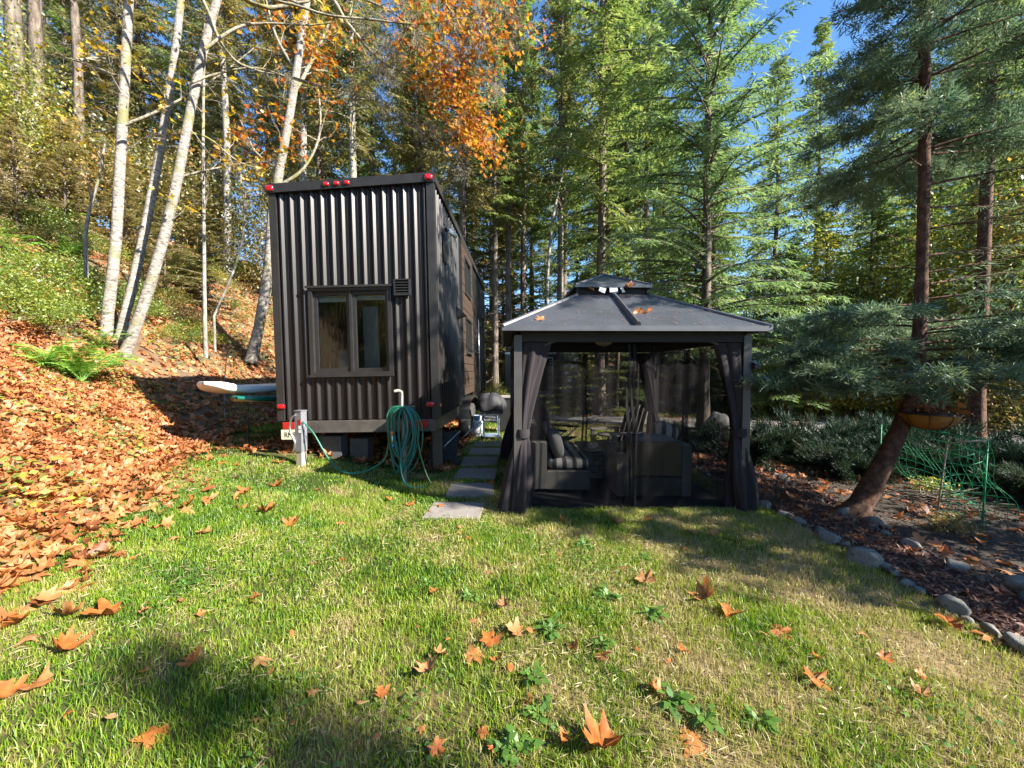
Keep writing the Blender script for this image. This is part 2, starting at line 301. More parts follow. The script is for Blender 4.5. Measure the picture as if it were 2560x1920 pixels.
def empty(name, loc=(0, 0, 0), rot=(0, 0, 0), scale=1.0):
    o = bpy.data.objects.new(name, None); o.empty_display_size = 0.2
    COL.objects.link(o); o.location = loc; o.rotation_euler = rot; o.scale = (scale,) * 3
    return o

def np_mesh(name, V, F, smooth=False):
    """V (n,3), F (m,k) index array with constant k, or a list of such arrays"""
    me = bpy.data.meshes.new(name)
    Fs = F if isinstance(F, list) else [F]
    V = np.asarray(V, np.float32)
    me.vertices.add(len(V)); me.vertices.foreach_set('co', V.ravel())
    loops = np.concatenate([f.ravel() for f in Fs]).astype(np.int32)
    starts, tot, s = [], [], 0
    for f in Fs:
        k = f.shape[1]; starts.append(s + np.arange(len(f)) * k); tot.append(np.full(len(f), k)); s += f.size
    starts = np.concatenate(starts).astype(np.int32); tot = np.concatenate(tot).astype(np.int32)
    me.loops.add(len(loops)); me.loops.foreach_set('vertex_index', loops)
    me.polygons.add(len(starts)); me.polygons.foreach_set('loop_start', starts)
    me.polygons.foreach_set('loop_total', tot)
    if smooth: me.polygons.foreach_set('use_smooth', np.ones(len(starts), bool))
    me.update(calc_edges=True)
    return me

class MB:
    def __init__(s): s.v, s.f, s.mi, s.sm = [], [], [], []
    def add(s, vs, fs, mi=0, smooth=False):
        b = len(s.v); s.v += [tuple(v) for v in vs]
        for f in fs: s.f.append([b + i for i in f]); s.mi.append(mi); s.sm.append(smooth)
        return s
    def box(s, x0, x1, y0, y1, z0, z1, mi=0, mat=None, bev=0.0):
        if bev:
            b = bev
            vs, fs = [], []
            for z, i in ((z0, b), (z0 + b, 0), (z1 - b, 0), (z1, b)):
                vs += [(x0 + i, y0 + i, z), (x1 - i, y0 + i, z), (x1 - i, y1 - i, z), (x0 + i, y1 - i, z)]
            for k in range(3):
                for j in range(4):
                    a = k * 4 + j; c = k * 4 + (j + 1) % 4; fs.append((a, c, c + 4, a + 4))
            fs += [(3, 2, 1, 0), (12, 13, 14, 15)]
        else:
            vs = [(x, y, z) for z in (z0, z1) for y in (y0, y1) for x in (x0, x1)]
            fs = [(0, 2, 3, 1), (4, 5, 7, 6), (0, 1, 5, 4), (2, 6, 7, 3), (0, 4, 6, 2), (1, 3, 7, 5)]
        if mat is not None: vs = [mat @ Vector(v) for v in vs]
        return s.add(vs, fs, mi)
    def quad(s, a, b, c, d, mi=0): return s.add([a, b, c, d], [(0, 1, 2, 3)], mi)
    def tube(s, pts, rad, n=8, mi=0, stripe=None, cap=True, flat=1.0):
        pts = [Vector(p) for p in pts]; k = len(pts)
        rad = [rad] * k if not hasattr(rad, '__len__') else rad
        ref = None; vs = []
        for i in range(k):
            t = (pts[min(i + 1, k - 1)] - pts[max(i - 1, 0)])
            if t.length < 1e-9: t = Vector((0, 0, 1))
            t.normalize()
            if ref is None:
                ref = Vector((1, 0, 0)) if abs(t.x) < 0.8 else Vector((0, 1, 0))
            u = (ref - t * ref.dot(t)); u.normalize(); w = t.cross(u); ref = u
            for j in range(n):
                a = 2 * math.pi * j / n
                vs.append(pts[i] + (u * math.cos(a) + w * math.sin(a) * flat) * rad[i])
        b = len(s.v); s.v += [tuple(v) for v in vs]
        for i in range(k - 1):
            for j in range(n):
                a = b + i * n + j; c = b + i * n + (j + 1) % n
                s.f.append([a, c, c + n, a + n]); s.mi.append(stripe if (stripe is not None and j == 0) else mi); s.sm.append(True)
        if cap:
            s.f.append([b + j for j in range(n)][::-1]); s.mi.append(mi); s.sm.append(False)
            s.f.append([b + (k - 1) * n + j for j in range(n)]); s.mi.append(mi); s.sm.append(False)
        return s
    def lathe(s, prof, n=24, c=(0, 0, 0), mi=0, smooth=True, axis='z'):
        vs, fs = [], []
        for r, z in prof:
            for j in range(n):
                a = 2 * math.pi * j / n
                p = (r * math.cos(a), r * math.sin(a), z)
                if axis == 'x': p = (z, r * math.cos(a), r * math.sin(a))
                if axis == 'y': p = (r * math.cos(a), z, r * math.sin(a))
                vs.append((c[0] + p[0], c[1] + p[1], c[2] + p[2]))
        for i in range(len(prof) - 1):
            for j in range(n):
                a = i * n + j; b_ = i * n + (j + 1) % n; fs.append((a, b_, b_ + n, a + n))
        return s.add(vs, fs, mi, smooth)
    def prism(s, poly, y0, y1, mi=0, mat=None):
        """poly of (x,z) extruded along y"""
        k = len(poly); vs = [(x, y0, z) for x, z in poly] + [(x, y1, z) for x, z in poly]
        fs = [tuple(range(k)), tuple(range(2 * k - 1, k - 1, -1))] + [(i, k + i, k + (i + 1) % k, (i + 1) % k) for i in range(k)]
        if mat is not None: vs = [mat @ Vector(v) for v in vs]
        return s.add(vs, fs, mi)
    def mesh(s, name):
        me = bpy.data.meshes.new(name); me.from_pydata(s.v, [], s.f)
        me.polygons.foreach_set('material_index', s.mi); me.polygons.foreach_set('use_smooth', s.sm)
        me.update(); return me
    def build(s, name, mats, parent=None): return link(name, s.mesh(name), mats, parent)

def cushion(mb, x0, x1, y0, y1, z0, z1, n=8, p=4.0, mi=0, mat=None):
    """a soft pillow block: superellipsoid"""
    cx, cy, cz = (x0 + x1) / 2, (y0 + y1) / 2, (z0 + z1) / 2; hx, hy, hz = (x1 - x0) / 2, (y1 - y0) / 2, (z1 - z0) / 2
    def sp(v, e): return math.copysign(abs(v) ** e, v)
    vs, fs, nu, nv = [], [], 4 * n, 2 * n
    e = 2.0 / p
    for i in range(nv + 1):
        la = -math.pi / 2 + math.pi * i / nv
        for j in range(nu):
            lo = 2 * math.pi * j / nu
            v = Vector((cx + hx * sp(math.cos(la), e) * sp(math.cos(lo), e), cy + hy * sp(math.cos(la), e) * sp(math.sin(lo), e), cz + hz * sp(math.sin(la), e * 1.3)))
            vs.append(mat @ v if mat is not None else v)
    for i in range(nv):
        for j in range(nu):
            a = i * nu + j; b = i * nu + (j + 1) % nu; fs.append((a, b, b + nu, a + nu))
    return mb.add(vs, fs, mi, True)

def copy_tree(o, parent=None):
    c = o.copy(); COL.objects.link(c)
    if parent is not None: c.parent = parent
    for ch in [k for k in bpy.data.objects if k.parent == o]:
        copy_tree(ch, c)
    return c

def rnd(seed): return np.random.default_rng(seed)

def norm(a): return a / np.maximum(np.linalg.norm(a, axis=-1, keepdims=True), 1e-9)

def kites(P, D, N, L, Wd, bend=0.0, wide=0.42):
    """leaf faces: base P, direction D, facing N, length L, half-width Wd -> V, quads (a 4-point kite, tip bent down)"""
    D = norm(D); Sd = norm(np.cross(D, N)); N2 = np.cross(Sd, D)
    L = np.asarray(L)[:, None]; Wd = np.asarray(Wd)[:, None]
    a = P; b = P + D * L * wide + Sd * Wd; c = P + D * L - N2 * L * bend; d = P + D * L * wide - Sd * Wd
    V = np.stack([a, b, c, d], 1).reshape(-1, 3)
    F = np.arange(len(P) * 4).reshape(-1, 4)
    return V, F

def join_vf(parts):
    Vs, Fs, o = [], [], 0
    for V, F in parts:
        Vs.append(V); Fs.append(F + o); o += len(V)
    return np.concatenate(Vs), np.concatenate(Fs)

def tubes_np(paths, n=5):
    """many tapered tubes: list of (pts (k,3), radii (k,)) -> V, quads"""
    out = []
    for pts, rad in paths:
        pts = np.asarray(pts, float); k = len(pts)
        t = np.gradient(pts, axis=0); t = norm(t)
        ref = np.array([1.0, 0, 0]) if abs(t[0, 0]) < 0.8 else np.array([0, 1.0, 0])
        u = norm(ref - t * (t @ ref)[:, None]); w = np.cross(t, u)
        ang = np.arange(n) * 2 * math.pi / n
        V = pts[:, None, :] + (u[:, None, :] * np.cos(ang)[None, :, None] + w[:, None, :] * np.sin(ang)[None, :, None]) * np.asarray(rad)[:, None, None]
        i = np.arange(k - 1)[:, None] * n; j = np.arange(n)[None, :]
        F = np.stack([i + j, i + (j + 1) % n, i + n + (j + 1) % n, i + n + j], -1).reshape(-1, 4)
        out.append((V.reshape(-1, 3), F))
    return join_vf(out)

def catmull(pts, m=6):
    pts = [np.array(p, float) for p in pts]; P = [2 * pts[0] - pts[1]] + pts + [2 * pts[-1] - pts[-2]]; out = []
    for i in range(1, len(P) - 2):
        for k in range(m):
            t = k / m; p0, p1, p2, p3 = P[i - 1:i + 3]
            out.append(0.5 * ((2 * p1) + (-p0 + p2) * t + (2 * p0 - 5 * p1 + 4 * p2 - p3) * t * t + (-p0 + 3 * p1 - 3 * p2 + p3) * t ** 3))
    out.append(pts[-1]); return np.array(out)

# ------------------------------------------------------------------ terrain
TOE = np.array([(-2.9, -6), (-3.0, 0), (-3.35, 2.4), (-3.9, 3.6), (-5.0, 5.2), (-5.9, 7.0), (-6.2, 9.5), (-6.0, 12.5), (-5.0, 15.5), (-3.2, 18.5), (-1.5, 22), (1.0, 27), (6, 33), (16, 37), (40, 38), (90, 36)], float)
def toe_dist(x, y):
    """signed distance to the foot of the bank, positive on the bank"""
    x = np.asarray(x, float); y = np.asarray(y, float)
    best = np.full(x.shape, 1e9); sgn = np.zeros(x.shape)
    for (ax, ay), (bx, by) in zip(TOE[:-1], TOE[1:]):
        dx, dy = bx - ax, by - ay; L2 = dx * dx + dy * dy
        t = np.clip(((x - ax) * dx + (y - ay) * dy) / L2, 0, 1)
        d = np.hypot(x - ax - t * dx, y - ay - t * dy)
        cr = dx * (y - ay) - dy * (x - ax)
        sgn = np.where(d < best, np.sign(cr), sgn); best = np.minimum(best, d)
    return best * sgn
def H(x, y):
    x = np.asarray(x, float); y = np.asarray(y, float)
    s = toe_dist(x, y)
    base = np.clip(0.16 * (-x - 1.5), 0, 0.32) * np.clip((y + 1) / 3, 0, 1) * np.clip((13 - y) / 4, 0, 1)
    sp = np.maximum(s, 0)
    bank = 0.74 * np.where(sp < 9, sp - 0.25 * (1 - np.exp(-sp / 0.35)) * 0.6, 9 - 0.15 + (1 - np.exp(-(sp - 9) / 4)) * 2.2 + 0.1 * (sp - 9))
    far = np.clip((np.hypot(x, y) - 60) / 60, 0, 1) * 2.0
    wob = 0.05 * np.sin(1.3 * x + 0.7 * y) * np.sin(0.9 * y - 0.5 * x) + 0.02 * np.sin(3.1 * x + 1) * np.sin(2.7 * y)
    rough = wob * np.clip(s + 0.2, 0.12, 3.0) * 1.4
    right = -0.02 * np.clip(x - 3.2, 0, 4)
    return base + bank + far + rough * np.where(s > 0, 1, 0.3) + right
def hz(x, y): return float(H(np.array([x]), np.array([y]))[0])
def ray(px, py):
    xc = (px - 1280) / F_PX; yc = (960 - py) / F_PX
    d = np.array([xc, math.cos(PITCH) + yc * math.sin(PITCH), yc * math.cos(PITCH) - math.sin(PITCH)])
    return d / d[1]
def at(px, py, depth):
    d = ray(px, py) * depth; return Vector((d[0], d[1], d[2] + CAM_H))
def on_ground(px, py):
    d = ray(px, py); y = np.linspace(1.0, 60, 2400)
    gap = (CAM_H + d[2] * y) - H(d[0] * y, y)
    i = int(np.argmax(gap < 0)) or len(y) - 1
    return Vector((d[0] * y[i], y[i], hz(d[0] * y[i], y[i])))

def axis_pts(fine0, fine1, step, out):
    a = list(np.arange(fine0, fine1 + 1e-6, step)); s = step; x = a[-1]
    while x < out: s *= 1.25; x += s; a.append(x)
    s = step; x = a[0]; b = []
    while x > -out: s *= 1.25; x -= s; b.append(x)
    return np.array(b[::-1] + a)
gx_, gy_ = axis_pts(-18, 14, 0.25, 400), axis_pts(-4, 28, 0.25, 400)
GX, GY = np.meshgrid(gx_, gy_); GZ = H(GX, GY)
idx = np.arange(GX.size).reshape(GX.shape)
F_ = np.stack([idx[:-1, :-1], idx[:-1, 1:], idx[1:, 1:], idx[1:, :-1]], -1).reshape(-1, 4)
gme = np_mesh('ground', np.stack([GX, GY, GZ], -1).reshape(-1, 3), F_, True)
ctr = np.stack([GX, GY], -1).reshape(-1, 2)[F_].mean(1)
sd = toe_dist(ctr[:, 0], ctr[:, 1])
is_lawn = (sd < 0.05) & (ctr[:, 0] < 3.2) & (ctr[:, 1] < 26) & (ctr[:, 1] > -4)
is_lawn |= (ctr[:, 0] >= 3.2) & (ctr[:, 1] > 13.5) & (ctr[:, 1] < 24) & (ctr[:, 0] < 14)
is_dirt = (~is_lawn) & (sd < 0.05) & (ctr[:, 0] < 9) & (ctr[:, 1] < 9.0)
mi_ = np.where(is_lawn, 0, np.where(is_dirt, 2, 1)).astype(np.int32)
ground = link('ground', gme, [M['lawn_soil'], M['far_ground'], M['dirt']])
gme.polygons.foreach_set('material_index', mi_)
tag(ground, kind='structure')

def drape(name, left, right, lift, material, n=60, across=6):
    """a strip of sheet between two polylines, laid on the terrain"""
    L = catmull([(*p, 0) for p in left], n // (len(left) - 1)); Rr = catmull([(*p, 0) for p in right], n // (len(right) - 1))
    k = min(len(L), len(Rr)); V = []
    for i in range(k):
        for j in range(across + 1):
            t = j / across; p = L[i] * (1 - t) + Rr[i] * t
            V.append((p[0], p[1], 0))
    V = np.array(V); V[:, 2] = H(V[:, 0], V[:, 1]) + lift
    i = np.arange(k - 1)[:, None] * (across + 1); j = np.arange(across)[None, :]
    F = np.stack([i + j, i + j + 1, i + j + across + 2, i + j + across + 1], -1).reshape(-1, 4)
    return tag(link(name, np_mesh(name, V, F, True), material), kind='structure')
drape('driveway', [(-7, 12.6), (-1, 11.8), (4, 11.2), (9, 9.2), (14, 5.5), (22, 1)], [(-7, 14.4), (0, 13.8), (5, 13.4), (11, 12.2), (17, 9.0), (24, 6)], 0.03, M['gravel'], 80, 8)
drape('mulch_path', [(3.06, -2), (3.05, 2.3), (3.03, 3.6), (3.12, 5.0), (3.2, 7.2)], [(3.72, -2), (3.70, 2.6), (3.82, 3.6), (4.15, 5.0), (4.9, 7.4)], 0.02, M['mulch'], 60, 6)
# ------------------------------------------------------------------ tiny house on its trailer
HW, HL = 2.48, 7.86
Z0, ZR, ZL = 0.90, 4.62, 4.525                       # siding bottom, roof at the right and at the left edge
house = empty('tiny_house', (-1.15, 6.0, 0), (0, R(-1.07), R(-1.43)))
tag(house, 'tall black corrugated metal tiny house on a trailer with red marker lights', 'tiny house')
def roof_z(x): return ZR + (ZL - ZR) * (-x / HW)

def profile(u0, u1, period=0.16, hgt=0.030, cuts=()):
    pts = []; k = math.floor(u0 / period) - 1
    while k * period < u1 + period:
        b = k * period
        for du, h in ((0.0, 0), (0.030, hgt), (0.050, hgt), (0.082, 0), (0.118, 0.0), (0.124, 0.004), (0.130, 0.0)): pts.append((b + du, h))
        k += 1
    us = [p[0] for p in pts]; hs = [p[1] for p in pts]
    extra = [u0, u1] + [c for c in cuts if u0 < c < u1]
    allu = sorted(set([u for u in us if u0 < u < u1] + extra))
    return [(u, float(np.interp(u, us, hs))) for u in allu]

def sheet(mb, u0, u1, zlo, zhi, place, opening=None):
    """corrugated sheet; opening = (ua, ub, za, zb); place(u, h, z) -> point; zhi may be a function"""
    zt = zhi if callable(zhi) else (lambda u: zhi)
    cuts = opening[:2] if opening else ()
    pr = profile(u0, u1, cuts=cuts)
    for (a, ha), (b, hb) in zip(pr[:-1], pr[1:]):
        m = (a + b) / 2
        spans = [(zlo, None)]
        if opening and opening[0] < m < opening[1]: spans = [(zlo, opening[2]), (opening[3], None)]
        for lo, hi in spans:
            mb.add([place(a, ha, lo), place(b, hb, lo), place(b, hb, hi if hi is not None else zt(b)), place(a, ha, hi if hi is not None else zt(a))], [(0, 1, 2, 3)])
    return mb

WX0, WX1, WZ0, WZ1 = -1.96, -0.66, 1.60, 2.96      # front window, outside of its trim
mb = MB(); sheet(mb, -HW + 0.06, -0.06, Z0, lambda u: roof_z(u) - 0.09, lambda u, h, z: (u, -h - 0.002, z), (WX0 + 0.02, WX1 - 0.02, WZ0 + 0.02, WZ1 - 0.02))
tag(mb.build('front_siding', M['siding'], house), 'black ribbed metal siding of the end wall')
SIDE = [(0.06, 2.42), (4.27, HL - 0.05)]
DOOR = (5.62, 6.66, 1.0, 3.10)
mb = MB(); sheet(mb, SIDE[0][0], SIDE[0][1], Z0, ZR - 0.09, lambda u, h, z: (h + 0.002, u, z))
mb.build('side_siding', M['siding'], house)
mb = MB(); sheet(mb, SIDE[1][0], SIDE[1][1], Z0 + 0.04, ZR - 0.09, lambda u, h, z: (h * 0.5 + 0.002, u, z), DOOR)
mb.build('side_siding', M['siding'], house)
mb = MB(); sheet(mb, 0.06, HL - 0.05, Z0, ZL - 0.09, lambda u, h, z: (-HW - h - 0.002, u, z)); mb.build('side_siding', M['siding'], house)
mb = MB(); sheet(mb, -HW + 0.06, -0.06, Z0, lambda u: roof_z(u) - 0.09, lambda u, h, z: (u, HL + h + 0.002, z)); mb.build('rear_siding', M['siding'], house)
# hollow room box behind the sidings so the windows look into depth
mb = MB()
mb.add([(-HW + .05, .05, 1.0), (-.05, .05, 1.0), (-.05, HL - .05, 1.0), (-HW + .05, HL - .05, 1.0)], [(0, 1, 2, 3)])
mb.add([(-HW + .05, 2.3, 1.0), (-.05, 2.3, 1.0), (-.05, 2.3, 4.4), (-HW + .05, 2.3, 4.3)], [(0, 1, 2, 3)])
mb.build('room_partition', M['interior'], house)
mb = MB()   # roof sheet
mb.add([(-HW - .03, -.03, ZL + .012), (.03, -.03, ZR + .012), (.03, HL + .03, ZR + .012), (-HW - .03, HL + .03, ZL + .012),
        (-HW - .03, -.03, ZL - .03), (.03, -.03, ZR - .03), (.03, HL + .03, ZR - .03), (-HW - .03, HL + .03, ZL - .03)],
       [(0, 1, 2, 3), (7, 6, 5, 4), (0, 4, 5, 1), (1, 5, 6, 2), (2, 6, 7, 3), (3, 7, 4, 0)])
mb.build('roof', M['trim'], house)
def slanted(name, y0, y1, lo, hi, x0, x1, material):
    mb = MB(); V = []
    for y in (y0, y1):
        for x in (x0, x1): V += [(x, y, roof_z(x) + lo), (x, y, roof_z(x) + hi)]
    mb.add(V, [(0, 2, 3, 1), (4, 5, 7, 6), (0, 1, 5, 4), (2, 6, 7, 3), (1, 3, 7, 5), (0, 4, 6, 2)])
    return mb.build(name, material, house)
slanted('fascia', -0.075, -0.03, -0.115, 0.02, -HW - .045, .045, M['trim'])
slanted('fascia', HL + .03, HL + .06, -0.1, 0.02, -HW - .03, .03, M['trim'])
MB().box(.03, .062, -.03, HL + .03, ZR - .105, ZR + .02).build('fascia', M['trim'], house)
MB().box(-HW - .06, -HW - .03, -.03, HL + .03, ZL - .1, ZL + .02).build('fascia', M['trim'], house)
for x0, x1, y0, y1, zt in ((-.075, .042, -.045, .075, ZR - .11), (-HW - .04, -HW + .07, -.045, .075, ZL - .11), (-.05, .03, HL - .06, HL + .03, ZR - .1)):
    MB().box(x0, x1, y0, y1, Z0 - 0.01, zt, bev=0.004).build('corner_trim', M['trim'], house)
mb = MB()
for z in (1.22, 1.85, 2.55, 3.22, 3.90):
    for k in range(15):
        u = -HW + 0.16 * 0.0 + (k + 0.62) * 0.16 + 0.03
        if WX0 - .02 < u < WX1 + .02 and WZ0 - .05 < z < WZ1 + .05 or u > -0.08: continue
        mb.box(u - .006, u + .006, -.012, 0.0, z - .006, z + .006)
tag(mb.build('siding_screws', M['alloy'], house), kind='stuff')
# front window
win = MB(); t = 0.06
for a in ((WX0, WX1, -.055, .06, WZ1 - t, WZ1), (WX0, WX1, -.055, .06, WZ0, WZ0 + t * .8), (WX0, WX0 + t, -.054, .06, WZ0 + t * .8, WZ1 - t), (WX1 - t, WX1, -.054, .06, WZ0 + t * .8, WZ1 - t)): win.box(*a)
win = tag(win.build('window', M['trim'], house), 'black framed double window in the end wall')
MB().box(WX0 - .03, WX1 + .03, -.085, -.055, WZ1 - .012, WZ1 + .02).build('drip_cap', M['trim'], win)
MB().box(WX0 - .02, WX1 + .02, -.085, -.055, WZ0 - .03, WZ0 + .005).build('sill', M['trim'], win)
ix0, ix1, iz0, iz1 = WX0 + t, WX1 - t, WZ0 + t * .8, WZ1 - t
xm = (ix0 + ix1) / 2
for a, b in ((ix0, xm - .02), (xm + .02, ix1)):
    mb = MB(); s = .055
    mb.box(a, b, .0, .05, iz0, iz0 + s); mb.box(a, b, .0, .05, iz1 - s, iz1); mb.box(a, a + s, .001, .049, iz0 + s, iz1 - s); mb.box(b - s, b, .001, .049, iz0 + s, iz1 - s)
    sash = mb.build('sash', M['trim'], win)
    MB().box(a + s, b - s, .022, .028, iz0 + s, iz1 - s).build('pane', M['glass'], sash)
MB().box(xm - .02, xm + .02, -.03, .05, iz0, iz1).build('mullion', M['trim'], win)
MB().box(ix0, xm - .03, .07, .075, iz1 - .15, iz1).build('blind', M['blind'], win)
MB().box(xm + .03, ix1, .07, .075, iz1 - .13, iz1).build('blind', M['blind'], win)
MB().box(xm + .08, xm + .33, .25, .27, iz0, iz1 - .2).build('inner_curtain', mat('dim inner curtain', (.22, .23, .25), rough=.9), win)
MB().box(ix0 + .22, xm - .06, .3, .31, iz0 + .05, iz0 + .36).build('notice_board', mat('dim notice board', (.14, .17, .20), rough=.9), win)
# louvred vent
v = MB(); VX0, VX1, VZ0, VZ1 = -.60, -.355, 2.80, 3.05
v.box(VX0, VX1, -.05, -.03, VZ0, VZ1); v.box(VX0, VX0 + .02, -.10, -.05, VZ0, VZ1); v.box(VX1 - .02, VX1, -.10, -.05, VZ0, VZ1); v.box(VX0 + .02, VX1 - .02, -.10, -.05, VZ1 - .02, VZ1); v.box(VX0 + .02, VX1 - .02, -.10, -.05, VZ0, VZ0 + .02)
vo = tag(v.build('vent', M['black_plastic'], house), 'square black louvred vent beside the window')
for k in range(5):
    z = VZ0 + .03 + k * .041
    mb = MB(); mb.add([(VX0 + .02, -.055, z + .035), (VX1 - .02, -.055, z + .035), (VX1 - .02, -.10, z), (VX0 + .02, -.10, z), (VX0 + .02, -.055, z + .028), (VX1 - .02, -.055, z + .028), (VX1 - .02, -.10, z - .006), (VX0 + .02, -.10, z - .006)], [(0, 3, 2, 1), (4, 5, 6, 7), (3, 7, 6, 2)])
    mb.build('louver', M['black_plastic'], vo)
# marker lights
def lens(x, z, w, h, y=-.075, name='marker_light', m='red_lens', side=False):
    mb = MB(); n = 20
    ring = [(math.copysign(abs(math.cos(2 * math.pi * k / n)) ** .6, math.cos(2 * math.pi * k / n)), math.copysign(abs(math.sin(2 * math.pi * k / n)) ** .6, math.sin(2 * math.pi * k / n))) for k in range(n)]
    V = []
    for sc, d in ((1.0, 0.0), (1.0, -.012), (.86, -.022), (.5, -.027)):
        V += [(x + a * w / 2 * sc, y + d, z + b * h / 2 * sc) for a, b in ring]
    Fs = [(i * n + j, i * n + (j + 1) % n, (i + 1) * n + (j + 1) % n, (i + 1) * n + j) for i in range(3) for j in range(n)] + [tuple(range(3 * n, 4 * n))]
    mb.add(V, Fs, 0, True); o = mb.build(name, M[m], house); MB().box(x - w / 2 - .008, x + w / 2 + .008, y - .006, y + .004, z - h / 2 - .008, z + h / 2 + .008, bev=.003).build('lamp_base', M['black_plastic'], o); return o
for x in (-HW + .0, -1.60, -1.44, -1.28, -.03):
    big = x in (-HW + .0, -.03)
    lens(x, roof_z(x) - (.05), .125 if big else .09, .085 if big else .06)
lens(-HW + .03, 1.12, .12, .075, -.05); lens(-.09, 1.12, .13, .075, -.05)
for x in (-HW + .05, -.44):
    MB().box(x, x + .30, -.062, -.028, .765, .87, bev=.006).build('reflector', M['red_reflector'], house)
MB().box(.045, .06, -.04, .03, 1.07, 1.13, bev=.004).build('side_light', M['red_lens'], house)
# number plate
pl = MB().box(-HW + .02, -HW + .33, -.06, -.05, .60, .755, bev=.003).build('number_plate', M['plate'], house)
def text(body, size, loc, rot, material, parent, name='lettering', ext=.001):
    cu = bpy.data.curves.new(name, 'FONT'); cu.body = body; cu.size = size; cu.extrude = ext; cu.align_x = 'CENTER'; cu.align_y = 'CENTER'
    tmp = bpy.data.objects.new(name, cu); me = bpy.data.meshes.new_from_object(tmp); bpy.data.objects.remove(tmp); me.materials.clear(); me.materials.append(material); o = bpy.data.objects.new(name, me); COL.objects.link(o); o.parent = parent; o.location = loc; o.rotation_euler = rot; return o
tx = text('RM97', .115, (-HW + .185, -.0625, .672), (R(90), 0, 0), M['ink'], pl); tx.scale = (.85, 1, 1)
text('. 05', .03, (-HW + .17, -.0625, .738), (R(90), 0, 0), M['ink'], pl)
# trailer frame under the house
MB().box(-HW + .36, -.02, -.03, .07, .70, .885, bev=.006).build('trailer_beam', M['frame_steel'], house)
MB().box(-HW + .36, -.02, -.045, -.031, .70, .715).build('beam_flange', M['frame_steel'], house)
for x in (-.14, -HW + .06):
    MB().box(x, x + .08, .08, HL - .1, .66, .885).build('chassis_rail', M['trim'], house)
for y in (2, 4, 6): MB().box(-HW + .15, -.15, y, y + .06, .74, .86).build('cross_member', M['trim'], house)
MB().box(-.16, .0, .3, .42, 0.0, .66).build('jack_stand', M['frame_steel'], house)
MB().box(-HW + .12, -HW + .24, .3, .42, .2, .66).build('jack_stand', M['frame_steel'], house)
def wheel(y):
    w = MB(); w.lathe([(.20, -.10), (.30, -.115), (.365, -.09), (.38, -.03), (.38, .03), (.365, .09), (.30, .115), (.20, .10)], 28, (-.02, y, .42), 0, True, 'x')
    wo = w.build('wheel', M['rubber'], house)
    r = MB(); r.lathe([(.02, .08), (.07, .085), (.09, .05), (.15, .045), (.175, .09), (.205, .10), (.205, -.1)], 24, (-.02, y, .42), 0, True, 'x'); r.build('rim', M['alloy'], wo)
for y in (3.05, 3.92): wheel(y)
f = MB(); pts = []
for k in range(13):
    a = math.pi * k / 12; pts.append((3.48 - .95 * math.cos(a), .55 + .47 * math.sin(a) ** .6))
for (ya, za), (yb, zb) in zip(pts[:-1], pts[1:]):
    f.add([(-.16, ya, za), (.15, ya, za), (.15, yb, zb), (-.16, yb, zb)], [(0, 1, 2, 3)])
    f.add([(.15, ya, za), (.15, ya, za - .05), (.15, yb, zb - .05), (.15, yb, zb)], [(0, 1, 2, 3)])
f.build('fender', M['trim'], house)
# cedar section with two windows, each board its own piece
CY0, CY1 = 2.42, 4.27; UW = (2.92, 3.82, 3.46, 4.22); LW = (2.92, 3.82, 2.08, 2.84)
bh = .178; z = 1.08; k = 0
while z < ZR - .12:
    zt = min(z + bh - .010, ZR - .115)
    for w_ in [None]:
        gaps = [g for g in (UW, LW) if g[2] - .03 < z + bh / 2 < g[3] + .03]
        spans = [(CY0 + .01, CY1 - .01)] if not gaps else [(CY0 + .01, gaps[0][0] - .03), (gaps[0][1] + .03, CY1 - .01)]
        for a, b in spans: MB().box(.012, .058 + .004 * ((k * 7) % 3), a, b, z, zt, bev=.004).build('wood_board', M['wood'], house)
    z += bh; k += 1
MB().box(.0, .012, CY0, CY1, 1.06, ZR - .11).build('wood_backing', M['trim'], house)
for y in (CY0 - .02, CY1): MB().box(.002, .078, y, y + .025, 1.04, ZR - .106).build('wood_trim', M['trim'], house)
for (a, b, c, d) in (UW, LW, (6.75, 7.5, 3.42, 4.2)):
    e = .05; mb = MB(); mb.box(.01, .085, a - e + .022, b + e - .022, d, d + e); mb.box(.01, .085, a - e + .022, b + e - .022, c - e, c); mb.box(.01, .084, a - e + .022, a, c, d); mb.box(.01, .084, b, b + e - .022, c, d)
    wo = mb.build('window', M['trim'], house)
    MB().box(.035, .045, a, b, c, d).build('pane', mat('dark pane', (.012, .014, .016), rough=.05, spec=.8), wo)
    MB().box(.03, .06, (a + b) / 2 - .015, (a + b) / 2 + .015, c, d).build('mullion', M['trim'], wo)
a, b, c, d = DOOR
mb = MB(); mb.box(-.05, .05, a, a + .07, c, d); mb.box(-.05, .05, b - .07, b, c, d); mb.box(-.05, .05, a + .07, b - .07, d - .07, d)
dr = tag(mb.build('door', M['trim'], house), 'recessed dark side door')
MB().box(-.06, -.03, a + .07, b - .07, c, d - .07).build('door_panel', mat('dark pane door', (.01, .011, .013), rough=.08, spec=.8), dr)
MB().tube([(.0, a + .14, 2.0), (.03, a + .14, 2.0), (.03, a + .26, 2.0)], .012).build('handle', M['alloy'], dr)
MB().tube([(.07, a - .12, 1.0), (.07, a - .12, 3.15)], .018).build('door_rail', M['alloy'], house)
# vent hood on the long side
mb = MB(); mb.add([(.03, 1.9, 2.95), (.03, 2.15, 2.95), (.20, 2.15, 2.78), (.20, 1.9, 2.78), (.03, 1.9, 2.72), (.03, 2.15, 2.72)], [(0, 3, 2, 1), (0, 4, 3), (1, 2, 5), (3, 4, 5, 2)]); mb.build('range_hood', M['trim'], house)
